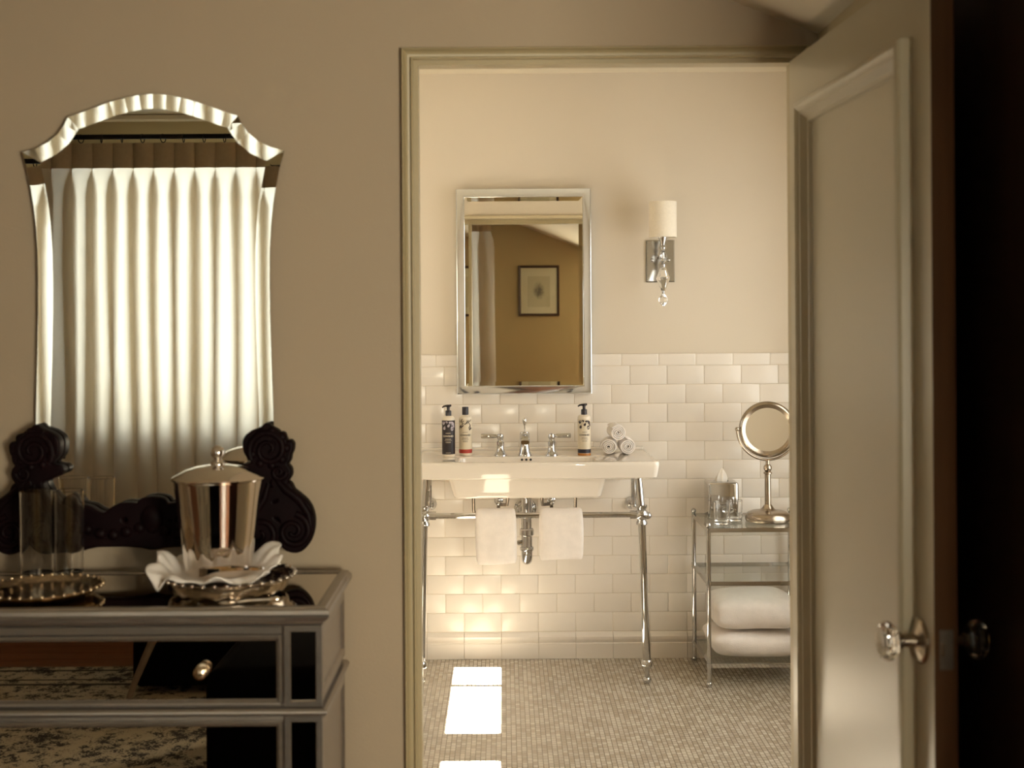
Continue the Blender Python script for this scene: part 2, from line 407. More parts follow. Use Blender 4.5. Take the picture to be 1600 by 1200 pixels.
def window(name, axis, pos, thick, a0, a1, z0, z1, label, muntins=(), inward=1):
    """pane and frame in the outer half of the opening; sill and casing on the inner face"""
    out = pos - inward * thick
    r = thing(name, (0, 0, 0), label, 'window', kind='structure')
    def bx(mb, p0, p1, a, b, zz0, zz1):
        p0, p1 = min(p0, p1), max(p0, p1)
        return mb.box(p0, p1, a, b, zz0, zz1) if axis == 'x' else mb.box(a, b, p0, p1, zz0, zz1)
    f = MB()
    for a, b, c, d in ((a0-0.05, a0, z0-0.05, z1+0.05), (a1, a1+0.05, z0-0.05, z1+0.05), (a0, a1, z0-0.05, z0), (a0, a1, z1, z1+0.05)):
        bx(f, out, out - inward*0.03, a, b, c, d)
    for a, b, c, d in muntins: bx(f, out, out - inward*0.02, a, b, c, d)
    obj('window_frame', f, 'ceiling_paint', r)
    obj('pane', bx(MB(), out - inward*0.006, out - inward*0.010, a0, a1, z0, z1), 'pane', r)
    c_ = MB()
    for a, b, c, d in ((a0-0.06, a0, z0-0.01, z1+0.06), (a1, a1+0.06, z0-0.01, z1+0.06), (a0, a1, z1, z1+0.06)):
        bx(c_, pos, pos + inward*0.014, a, b, c, d)
    obj('casing', c_, 'trim_paint', r)
    obj('sill', bx(MB(), pos, pos + inward*0.03, a0-0.08, a1+0.08, z0-0.04, z0-0.012), 'trim_paint', r)
    return r
window('window_1', 'y', YR, 0.14, -2.16, -0.33, 0.88, 2.19, 'wide window glowing behind the pleated curtain', muntins=((-1.265, -1.225, 0.88, 2.19),))
window('window_2', 'x', BXL, 0.12, *WA, 'small high bathroom window letting sun in under the sink')
window('window_3', 'x', BXL, 0.12, *WB, 'small bathroom window further from the sink')
window('window_4', 'x', BXR, 0.12, *WC, 'tall low bathroom window beside the glass shelf unit', inward=-1)
window('added_window_5', 'y', YR, 0.14, 0.96, 1.76, 0.74, 1.54, 'added unseen bedroom window that brightens the doorway wall')  # invented opening for the added area light, out of view

# far bathroom wall: plaster above, glazed subway tiles below, every tile an object
bw = structure('wall_bath_back', MB().box(BXL-0.12, BXR+0.12, YB+0.0085, YB+0.15, 0, 2.5), 'bath_paint', 'cream bathroom wall above white subway tiles behind the sink', 'wall')
obj('grout_bed', MB().box(BXL, BXR, YB+0.0025, YB+0.009, 0.0, 1.255), 'grout', bw)
def tile_mesh(wd, ht, name, g=0.0016, b=0.003):
    mb = MB().rectloft(-wd/2+g/2, wd/2-g/2, -ht/2+g/2, ht/2-g/2, [(0, 0.004), (0, -0.002), (b*0.45, -0.0034), (b, -0.0040)], cap0=False)
    me = mesh_of(mb, name, 35); me.materials.append(MATS['wall_tile']); return me
TW, TH, Z0 = 0.1535, 0.0783, 0.1116
tm = tile_mesh(TW, TH, 'tile'); cm_ = tile_mesh(TW, 0.049, 'cap_tile', b=0.006)
def put_tile(nm, me, x, z, jitter=True, y=YB+0.004):
    o = bpy.data.objects.new(nm, me); COL.objects.link(o); o.parent = bw; o.location = (x, y, z)
    if jitter: o.rotation_euler = (random.gauss(0, 0.0028), 0, random.gauss(0, 0.0022))
xa = P(1042, 586, YB).x - 12*TW/2 * 0          # a joint of the row just under the cap row
def row_x(off):
    x = xa + off
    while x > BXL: x -= TW
    out = []
    while x < BXR - 0.02:
        if x >= BXL - TW*0.45 and x + TW <= BXR + TW*0.45: out.append(x + TW/2)
        x += TW
    return out
for r_ in range(14):
    z = Z0 + TH*(13 - r_) + TH/2
    for x in row_x(0 if r_ % 2 == 0 else TW/2): put_tile('tile', tm, x, z)
for x in row_x(-0.034): put_tile('cap_tile', cm_, x, Z0 + 14*TH + 0.025)
# base course: moulded top and flat skirting tiles
base_prof = [(0.0, 0.0), (-0.012, 0.0), (-0.012, 0.058), (-0.013, 0.062), (-0.010, 0.066), (-0.014, 0.074), (-0.019, 0.082), (-0.019, 0.092), (-0.012, 0.099), (-0.008, 0.106), (0.0, 0.1105)]
mb = MB().loft([[(-TW/2+0.0008, y, z) for y, z in base_prof], [(TW/2-0.0008, y, z) for y, z in base_prof]])
bme = mesh_of(mb, 'base_tile', 40); bme.materials.append(MATS['wall_tile'])
for x in row_x(TW*0.5): put_tile('base_tile', bme, x, 0.0005, False, YB+0.004)

# bedroom floor boards (seen in the drawer mirrors)
fl = structure('floor', MB().box(XL, XF, YR, YW0+0.06, -0.06, -0.021), 'rug_line', 'red brown wooden bedroom floor boards', 'floor')
bd = MB().box(0.0, 1.28, 0.0015, 0.1085, -0.02, 0.0)
pm = mesh_of(bd, 'plank'); pm.materials.append(MATS['wood_floor'])
for i in range(35):
    y = YR + 0.109*i
    for k in range(5):
        x = XL + 1.282*k - (0.64 if i % 2 else 0)
        xe = min(x + 1.28, XF) ; xs = max(x, XL)
        if xe - xs < 0.05: continue
        o = bpy.data.objects.new('plank', pm); COL.objects.link(o); o.parent = fl
        o.location = (xs, y, random.uniform(-0.0006, 0)); o.scale = ((xe-xs)/1.28, 1, 1)

# door casing, bedroom side: narrow moulded frame
def sweep_frame(prof, y0, sgn):
    """prof: (outward offset, proud) along left side, head and right side"""
    loops = []
    for o_, h in prof:
        y = y0 - sgn*h
        loops.append([(OL-o_, y, 0.0), (OL-o_, y, OT+o_), (OR+o_, y, OT+o_), (OR+o_, y, 0.0)])
    return MB().loft(loops, closed=False)
pr = [(0.036, 0.0), (0.036, 0.017), (0.0345, 0.0185), (0.0325, 0.0175), (0.031, 0.013), (0.027, 0.0085), (0.021, 0.006), (0.0165, 0.0055), (0.0160, 0.0125),
      (0.0145, 0.0145), (0.0125, 0.0145), (0.011, 0.0125), (0.0105, 0.004), (0.0, 0.003), (0.0, -0.045), (0.031, -0.045), (0.031, 0.0)]
structure('trim_3', sweep_frame(pr, YW0, 1), 'trim_paint', 'narrow olive moulded casing around the bathroom doorway', 'trim', 28)
pr2 = [(0.031, -0.075), (0.026, -0.075), (0.026, 0.006), (0.030, 0.010), (0.035, 0.011), (0.038, 0.014), (0.042, 0.014), (0.044, 0.0), (0.031, 0.0)]
structure('trim_4', sweep_frame(pr2, YW1+0.012, -1), 'bath_trim', 'olive casing around the doorway on the bathroom side', 'trim', 28)

# ------------------------------------------------------------------ door (hinged at the right jamb, swung into the bedroom)
dW, dT, dZ0, dZ1 = 0.825, 0.037, 0.008, 1.972
ang = math.atan2(0.0485*0.824, 0.824)
door = thing('door_1', (0.641, YW0-0.001, 0), 'olive grey panelled bathroom door standing open into the bedroom', 'door', kind='structure', rz=0)
DM = Matrix.Rotation(ang, 4, 'Z')     # local: door runs along -y, face looks to -x
def dobj(name, mb, m, parent=door, smooth=None, label=None):
    mb.v = [tuple(DM @ Vector(v)) for v in mb.v]
    return obj(name, mb, m, parent, smooth, label)
pt0, pt1, pz0, pz1 = 0.115, 0.745, 0.24, 1.862     # outer foot of the moulding
PW = 0.050
# leaf as stiles and rails around a recessed panel
leaf = MB()
leaf.box(0, dT, -pt0-PW*0.6, -0.002, dZ0, dZ1); leaf.box(0, dT, -dW+0.003, -pt1+PW*0.6, dZ0, dZ1)
leaf.box(0, dT, -pt1+PW*0.6, -pt0-PW*0.6, pz1-PW*0.6, dZ1); leaf.box(0, dT, -pt1+PW*0.6, -pt0-PW*0.6, dZ0, pz0+PW*0.6)
dobj('leaf', leaf, 'door_paint')
dobj('edge_strip', MB().box(0.0004, dT-0.0004, -dW, -dW+0.0035, dZ0, dZ1), 'door_edge_dark', label='dark brown closing edge')
for sx, x_ in ((1, 0.0), (-1, dT)):
    dobj('door_panel', MB().box(*sorted((x_+sx*0.002, x_+sx*0.012)), -pt1+0.02, -pt0-0.02, pz0+0.02, pz1-0.02), 'door_paint')
    prof = [(0.0, 0.0), (0.0015, 0.020), (0.006, 0.025), (0.014, 0.0265), (0.019, 0.024), (0.024, 0.019), (0.028, 0.018), (0.040, 0.006), (0.047, 0.005), (0.050, -0.002)]
    loops = []
    for ins, h in prof:
        x = x_ - sx*h
        loops.append([(x, -pt0-ins, pz0+ins), (x, -pt1+ins, pz0+ins), (x, -pt1+ins, pz1-ins), (x, -pt0-ins, pz1-ins)])
    dobj('moulding', MB().loft(loops, False, False), 'door_paint', smooth=25)
kz, kt = P(1452, 1000, 2.095).z, 0.765
for sx, x_ in ((-1, 0.0), (1, dT)):
    M = Matrix.Translation((x_, -kt, kz)) @ Matrix.Rotation(sx*PI/2, 4, 'Y')
    h = dobj('door_knob', MB().lathe([(0.005, 0.004), (0.011, 0.010), (0.010, 0.030), (0.014, 0.034), (0.014, 0.040), (0.006, 0.041)], 20, M), 'nickel', smooth=30, label='metal knob shank')
    dobj('rosette', MB().lathe([(0.037, 0.0), (0.037, 0.003), (0.034, 0.006), (0.026, 0.0075), (0.018, 0.010), (0.010, 0.011)], 32, M), 'nickel', h, 30)
    kb = MB().lathe([(0.013, 0.040), (0.024, 0.043), (0.0315, 0.051), (0.0325, 0.058), (0.028, 0.066), (0.018, 0.070), (0.0001, 0.071)], 12, M)
    dobj('glass_knob', kb, 'crystal', h, label='faceted glass knob')
dobj('latch_plate', MB().box(0.007, 0.030, -dW-0.0015, -dW+0.001, kz-0.032, kz+0.032), 'nickel', label='latch plate in the door edge')
dobj('latch_bolt', MB().box(0.012, 0.025, -dW-0.010, -dW-0.001, kz-0.010, kz+0.010), 'nickel')
for z in (0.25, 1.0, 1.75):
    dobj('hinge', MB().lathe([(0.006, z-0.045), (0.006, z+0.045)], 10, Matrix.Translation((dT+0.002, 0.001, 0))), 'nickel')
# ================================================================== bathroom things
# ---- console sink
SX0, SX1, SY0, SZ = -0.375, 0.581, 4.79, 0.866
SCX = 0.085
sink = thing('console_sink', (SCX, 5.05, 0), 'white ceramic console sink on chrome legs', 'sink')
def L(root):
    M = Matrix.Translation(-Vector(root.location))
    return M
def wobj(root, name, mb, m, parent=None, smooth=None, label=None):
    """part modelled in world coordinates, stored relative to its (unrotated) root"""
    l = root.location
    mb.v = [(v[0]-l[0], v[1]-l[1], v[2]-l[2]) for v in mb.v]
    return obj(name, mb, m, parent or root, smooth, label)
bx0, bx1, by0, by1 = SCX-0.258, SCX+0.258, 4.835, 5.015
sl = []
sb = SZ - 0.064
yb_ = YB - 0.0035
sl.append(rrect(SX0+0.014, SX1-0.014, SY0+0.014, yb_, sb, 0.018))
sl.append(rrect(SX0+0.008, SX1-0.008, SY0+0.008, yb_, sb+0.004, 0.020))
sl.append(rrect(SX0+0.006, SX1-0.006, SY0+0.006, yb_, sb+0.012, 0.022))
sl.append(rrect(SX0+0.003, SX1-0.003, SY0+0.003, yb_, sb+0.030, 0.022))
sl.append(rrect(SX0, SX1, SY0, yb_, sb+0.050, 0.022))
sl.append(rrect(SX0, SX1, SY0, yb_, SZ-0.006, 0.022))
sl.append(rrect(SX0+0.002, SX1-0.002, SY0+0.002, yb_-0.001, SZ-0.002, 0.022))
sl.append(rrect(SX0+0.006, SX1-0.006, SY0+0.006, yb_-0.002, SZ, 0.022))
sl.append(rrect(SX0+0.020, SX1-0.020, SY0+0.018, yb_-0.006, SZ-0.003, 0.022))
sl.append(rrect(bx0-0.004, bx1+0.004, by0-0.004, by1+0.004, SZ-0.003, 0.03))
sl.append(rrect(bx0, bx1, by0, by1, SZ-0.007, 0.03))
sl.append(rrect(bx0+0.006, bx1-0.006, by0+0.004, by1-0.004, SZ-0.05, 0.035))
sl.append(rrect(bx0+0.04, bx1-0.04, by0+0.02, by1-0.02, SZ-0.12, 0.04))
sl.append(rrect(SCX-0.02, SCX+0.02, 4.92, 4.96, SZ-0.126, 0.015))
wobj(sink, 'basin_top', MB().loft(sl), 'ceramic', smooth=40)
bl = []
a0, a1 = P(700, 750, 4.84).x, P(948, 750, 4.84).x
for t, z in ((0.0, sb+0.002), (0.004, sb-0.012), (0.013, sb-0.045), (0.019, sb-0.069), (0.024, sb-0.076), (0.034, sb-0.078)):
    bl.append(rrect(a0+t, a1-t, 4.825+t*0.9, 5.20-t*1.6, z, 0.022))
wobj(sink, 'bowl', MB().loft(bl), 'ceramic', smooth=50)
wobj(sink, 'back_ledge', MB().rectloft(SX0+0.012, SX1-0.012, SZ-0.004, SZ+0.010, [(0, yb_), (0, 5.262), (0.003, 5.259)]), 'ceramic')
ho = MB()
for k in (-1, 0, 1):
    ho.lathe([(0.0048, 0), (0.0048, 0.0012)], 12, Matrix.Translation((SCX + k*0.017, by1-0.0028, SZ-0.0135)) @ Matrix.Rotation(PI/2, 4, 'X'))
wobj(sink, 'overflow_holes', ho, 'hole_dark')
# legs, arms, towel bar
LY = 4.898
for side, (xt, xj, xf) in (('r', (0.510, 0.523, 0.540)), ('l', (-0.296, -0.309, -0.326))):
    jz = 0.652
    s_ = 1 if side == 'r' else -1
    mb = MB().tube([(xt, LY, sb+0.004), (xj, LY, jz)], 0.0145, 16)
    mb.tube([(xj, LY, jz), ((xj+xf)/2, LY+0.004, 0.34), (xf, LY+0.008, 0.075)], [0.0150, 0.0135, 0.0155], 16)
    mb.lathe([(0.0165, 0.066), (0.0215, 0.070), (0.0215, 0.090), (0.0165, 0.096)], 20, Matrix.Translation((xf, LY+0.008, 0)))
    mb.tube([(xf, LY+0.008, 0.07), (xf, LY+0.008, 0.03)], 0.009, 14)
    mb.sphere((xf, LY+0.008, 0.0165), 0.0155)
    wobj(sink, 'leg', mb, 'chrome', smooth=40)
    jb = MB().sphere((xj, LY, jz), 0.026)
    jb.lathe([(0.021, -0.038), (0.021, -0.028), (0.017, -0.022), (0.017, 0.022), (0.021, 0.028), (0.021, 0.038)], 18, Matrix.Translation((xj, LY, jz)))
    jb.tube([(xj, LY, jz), (xj - s_*0.045, LY, jz)], 0.0165, 16)
    jb.sphere((xj + s_*0.024, LY, jz-0.004), 0.014)
    wobj(sink, 'joint', jb, 'chrome', smooth=40)
    ar = MB().tube([(xj, LY, jz), (xj-0.002*s_, YB-0.008, jz-0.01)], 0.0115, 14)
    ar.lathe([(0.026, 0.0), (0.026, 0.006), (0.021, 0.012), (0.016, 0.030), (0.0135, 0.032)], 24, Matrix.Translation((xj-0.002*s_, YB-0.0005, jz-0.010)) @ Matrix.Rotation(PI/2, 4, 'X'))
    wobj(sink, 'wall_arm', ar, 'chrome', smooth=40)
    wobj(sink, 'support_post', MB().tube([(xj - s_*0.006, 5.13, jz), (xj - s_*0.006, 5.13, sb+0.004)], 0.0105, 14), 'chrome', smooth=40)
wobj(sink, 'towel_bar', MB().tube([(-0.31, LY, 0.652), (0.523, LY, 0.652)], 0.0112, 18), 'chrome', smooth=40)
# drain, trap and supplies
DX = P(823, 820, 4.97).x; DY = 4.97
mb = MB().lathe([(0.030, 0.722), (0.030, 0.718), (0.022, 0.712), (0.0195, 0.705), (0.0195, 0.56)], 24, Matrix.Translation((DX, DY, 0)))
wobj(sink, 'tailpiece', mb, 'chrome', smooth=40)
mb = MB().lathe([(0.024, 0.590), (0.028, 0.586), (0.028, 0.566), (0.024, 0.562)], 12, Matrix.Translation((DX, DY, 0)))
pth = [(DX, DY, 0.585), (DX, DY, 0.51)] + [(DX, DY + 0.036 - 0.036*math.cos(a), 0.50 - 0.036*math.sin(a)) for a in [PI*k/10 for k in range(0, 11)]]
pth += [(DX, DY+0.072, 0.56)] + [(DX, DY+0.072+0.045-0.045*math.cos(a), 0.575+0.045*math.sin(a)) for a in [PI/2*k/6 for k in range(7)]] + [(DX, YB-0.01, 0.62)]
mb.tube(pth, 0.0215, 18)
mb.lathe([(0.025, 0.52), (0.027, 0.517), (0.027, 0.508), (0.025, 0.505)], 18, Matrix.Translation((DX, DY, 0)))
mb.lathe([(0.010, 0.018), (0.010, 0.034), (0.006, 0.038)], 12, Matrix.Translation((DX, DY, 0.535)) @ Matrix.Rotation(-PI/2, 4, 'Y'))
wobj(sink, 'trap', mb, 'chrome', smooth=40)
wobj(sink, 'trap_flange', MB().lathe([(0.046, 0.0), (0.046, 0.004), (0.036, 0.014), (0.026, 0.018)], 28, Matrix.Translation((DX, YB-0.0005, 0.62)) @ Matrix.Rotation(PI/2, 4, 'X')), 'chrome', smooth=40)
for s_, vx in ((-1, P(779, 789, 5.2).x), (1, P(862, 789, 5.2).x)):
    v = MB().lathe([(0.018, 0), (0.018, 0.004), (0.009, 0.008), (0.009, 0.05)], 16, Matrix.Translation((vx, YB-0.0005, 0.655)) @ Matrix.Rotation(PI/2, 4, 'X'))
    v.lathe([(0.008, 0.645), (0.011, 0.655), (0.011, 0.668), (0.008, 0.675), (0.009, 0.700)], 12, Matrix.Translation((vx, YB-0.05, 0)))
    v.sphere((vx, YB-0.066, 0.652), (0.013, 0.007, 0.009))
    wobj(sink, 'stop_valve', v, 'chrome', smooth=40)
    cx = vx - 0.030 if s_ < 0 else vx + 0.028
    ex = P(740, 795, 5.15).x if s_ < 0 else P(899, 795, 5.15).x
    ix = P(790, 790, 5.15).x if s_ < 0 else P(850, 790, 5.15).x
    h = MB()
    pts = []
    for k in range(17):
        a = PI*k/16
        pts.append((ex + (vx - ex)*(0.5-0.5*math.cos(a))*1.0, 5.15 + 0.09*(k/16), 0.64 - 0.05*math.sin(a)))
    arc = [(ix, 5.15, 0.745), (ex + (ix-ex)*0.12, 5.15, 0.735), (ex, 5.15, 0.690), (ex, 5.15, 0.64)]
    h.tube([(ex + 0.036*(-s_), 5.12, 0.740), (ex + 0.022*(-s_), 5.12, 0.727), (ex + 0.008*(-s_), 5.12, 0.712), (ex, 5.13, 0.690), (ex, 5.15, 0.64)] + pts[1:], 0.0068, 10)
    h.tube([(ix - 0.004*(-s_), 5.12, 0.738), (ix + 0.004*(-s_), 5.12, 0.715), (ix + 0.009*(-s_), 5.13, 0.69), (ix + 0.006*(-s_), 5.16, 0.655), (vx, YB-0.05, 0.645)], 0.0068, 10)
    wobj(sink, 'supply_hose', h, 'braided_hose', smooth=60)

# ---- widespread tap: spout and two levers
FY = 5.07
tap = thing('faucet', (P(820, 711, FY).x, FY, SZ-0.003), 'chrome widespread tap with two lever handles on the sink', 'faucet')
sp = MB().lathe([(0.0285, 0.0), (0.0285, 0.004), (0.0255, 0.010), (0.022, 0.020), (0.0185, 0.035), (0.0170, 0.052), (0.0185, 0.060), (0.0195, 0.070), (0.0195, 0.086), (0.016, 0.094), (0.0001, 0.096)], 28)
obj('spout_body', sp, 'chrome', tap, 40)
so = []
for y, z, hw, hh in ((0.005, 0.076, 0.0175, 0.016), (-0.03, 0.075, 0.0185, 0.0155), (-0.065, 0.070, 0.0185, 0.0135), (-0.088, 0.064, 0.0180, 0.011), (-0.094, 0.060, 0.0165, 0.008)):
    so.append([(hw*math.copysign(abs(math.cos(a))**0.6, math.cos(a)), y, z + hh*math.copysign(abs(math.sin(a))**0.6, math.sin(a))) for a in [2*PI*k/20 for k in range(20)]])
obj('spout', MB().loft(so), 'chrome', tap, 40)
obj('lift_rod', MB().lathe([(0.0022, 0.085), (0.0022, 0.118), (0.0045, 0.121), (0.0075, 0.130), (0.0088, 0.138), (0.0075, 0.145), (0.0001, 0.149)], 16, Matrix.Translation((0.0, 0.006, 0))), 'chrome', tap, 40)
for px_, s_ in ((782, -1), (862, 1)):
    hx = P(px_, 711, FY).x - tap.location.x
    h = MB().lathe([(0.0265, 0.0), (0.0265, 0.003), (0.022, 0.009), (0.017, 0.018), (0.0135, 0.034), (0.0145, 0.048), (0.0155, 0.054), (0.011, 0.058), (0.010, 0.062), (0.0130, 0.068), (0.0140, 0.076), (0.0120, 0.084), (0.0001, 0.088)], 24, Matrix.Translation((hx, 0, 0)))
    ho_ = obj('handle_base', h, 'chrome', tap, 40)
    lv = MB()
    loops = []
    for x, r in ((0.008, 0.0050), (0.015, 0.0055), (0.018, 0.0078), (0.072, 0.0098), (0.076, 0.0088), (0.0775, 0.004)):
        loops.append([(hx + s_*x, r*math.cos(a), 0.0775 + r*math.sin(a)) for a in [2*PI*k/16 for k in range(16)]])
    obj('lever', MB().loft(loops), 'chrome', ho_, 40)

# ---- bath mirror in a chrome frame
bmir = thing('wall_mirror', (P(818, 616, 5.25).x, YB, P(818, 616, 5.25).z), 'rectangular mirror in a polished chrome frame above the sink', 'mirror')
cx, cz = bmir.location.x, bmir.location.z
xa_, xb_ = P(713, 455, 5.262).x - cx, P(924, 455, 5.262).x - cx
za_, zb_ = 0.0, P(818, 295, 5.262).z - cz
fr = MB().rectloft(xa_, xb_, za_, zb_, [(0.003, -0.001), (0.0, -0.004), (0.0, -0.034), (0.0015, -0.0365), (0.006, -0.0380), (0.031, -0.0430), (0.0345, -0.0425), (0.0355, -0.0405), (0.0355, -0.028)], cap1=False)
obj('frame', fr, 'frame_chrome', bmir, 22)
gl = MB().rectloft(xa_+0.0345, xb_-0.0345, za_+0.0345, zb_-0.0345, [(0.0, -0.0370), (0.017, -0.0360)], cap0=False)
obj('mirror_glass', gl, 'mirror', bmir)

# ---- sconce
SY = 5.165
sc0 = P(1036, 406, SY)
sco = thing('wall_sconce', (sc0.x, YB+0.0085, sc0.z), 'chrome wall lamp with cream drum shade and hanging crystals', 'lamp')
dy = SY - (YB+0.0085)
pl = P(1010, 441, 5.285); pr_ = P(1054, 375, 5.285)
plate = MB().rectloft(pl.x-sc0.x, pr_.x-sc0.x, pl.z-sc0.z, pr_.z-sc0.z, [(0, 0), (0, -0.007), (0.004, -0.011)])
obj('backplate', plate, 'plate_metal', sco, label='polished rectangular backplate')
for px_ in (1019, 1045):
    k = P(px_, 406, 5.28)
    obj('plate_screw', MB().sphere((k.x-sc0.x, -0.016, k.z-sc0.z), 0.0065), 'chrome', sco, 60)
zf = lambda py: P(1036, py, SY).z - sc0.z
TS = Matrix.Translation((0, dy, 0))
st = MB().lathe([(0.003, zf(417)-0.004), (0.010, zf(417)), (0.010, zf(413)), (0.004, zf(411)), (0.004, zf(392)), (0.011, zf(389)), (0.012, zf(386)), (0.008, zf(383)), (0.010, zf(380)), (0.018, zf(373)), (0.0195, zf(371)), (0.004, zf(370)), (0.004, zf(350))], 24, TS)
st.tube([(0, -0.011, zf(400)), (0, dy, zf(400))], 0.0075, 14)
obj('stem', st, 'chrome', sco, 40)
sh = MB(); R_ = 0.0555
sh.loft([[(R_*math.cos(a), dy+R_*math.sin(a), z) for a in [2*PI*k/48 for k in range(48)]] for z in (zf(371), zf(315.5))], False, False)
sh.loft([[((R_-0.0016)*math.cos(a), dy+(R_-0.0016)*math.sin(a), z) for a in [2*PI*k/48 for k in range(48)]] for z in (zf(371), zf(315.5))], False, False)
obj('lamp_shade', sh, 'shade', sco, 60, fix=False)
obj('bulb', MB().sphere((0, dy, zf(345)), (0.016, 0.016, 0.024)), 'shade', sco, 60)
def facet(prof, n=8): return MB().lathe(prof, n, TS)
obj('crystal', facet([(0.004, zf(411)), (0.012, zf(408)), (0.018, zf(402)), (0.014, zf(396)), (0.004, zf(391))]), 'crystal', sco)
obj('crystal', facet([(0.008, zf(454)), (0.016, zf(447)), (0.029, zf(435)), (0.012, zf(419)), (0.006, zf(417))], 6), 'crystal', sco)
obj('link', MB().lathe([(0.003, zf(459)), (0.006, zf(457.5)), (0.006, zf(455)), (0.009, zf(454)), (0.003, zf(453))], 14, TS), 'chrome', sco, 40)
obj('crystal', facet([(0.0005, zf(479)), (0.010, zf(476)), (0.0185, zf(470)), (0.0185, zf(467)), (0.010, zf(461)), (0.003, zf(458.5))], 8), 'crystal', sco)

# ---- bottles
def wrap_text(txt, size, r, zc, name, parent, m, bold=0.0):
    cu = bpy.data.curves.new('t', 'FONT'); cu.body = txt; cu.size = size; cu.align_x = 'CENTER'; cu.align_y = 'CENTER'; cu.offset = bold
    to = bpy.data.objects.new('t', cu); COL.objects.link(to)
    dg = bpy.context.evaluated_depsgraph_get()
    me = bpy.data.meshes.new_from_object(to.evaluated_get(dg))
    bpy.data.objects.remove(to); bpy.data.curves.remove(cu)
    for v in me.vertices:
        a = v.co.x / r; v.co = Vector((r*math.sin(a), -r*math.cos(a), zc + v.co.y))
    me.materials.clear(); me.materials.append(MATS[m])
    return obj(name, me, None, parent)
def curved(mb, pts, r, zc):
    """flat polygon (u, v) printed round a cylinder of radius r"""
    mb.add([(r*math.sin(u/r), -r*math.cos(u/r), zc+v) for u, v in pts], [tuple(range(len(pts)))])
def leafpoly(u, v, l, wd, a):
    out = []
    for k in range(10):
        t = 2*PI*k/10
        x, y = 0.5*l*math.cos(t), 0.5*wd*math.sin(t)*(1.0-0.35*math.cos(t))
        out.append((u + x*math.cos(a) - y*math.sin(a), v + x*math.sin(a) + y*math.cos(a)))
    return out
def bars(mb, r, zc, lines):
    for z, wd, hgt in lines:
        n = 6
        for k in range(n):
            u0, u1 = -wd/2 + wd*k/n, -wd/2 + wd*(k+0.82)/n
            curved(mb, [(u0, z-hgt/2), (u1, z-hgt/2), (u1, z+hgt/2), (u0, z+hgt/2)], r, zc)
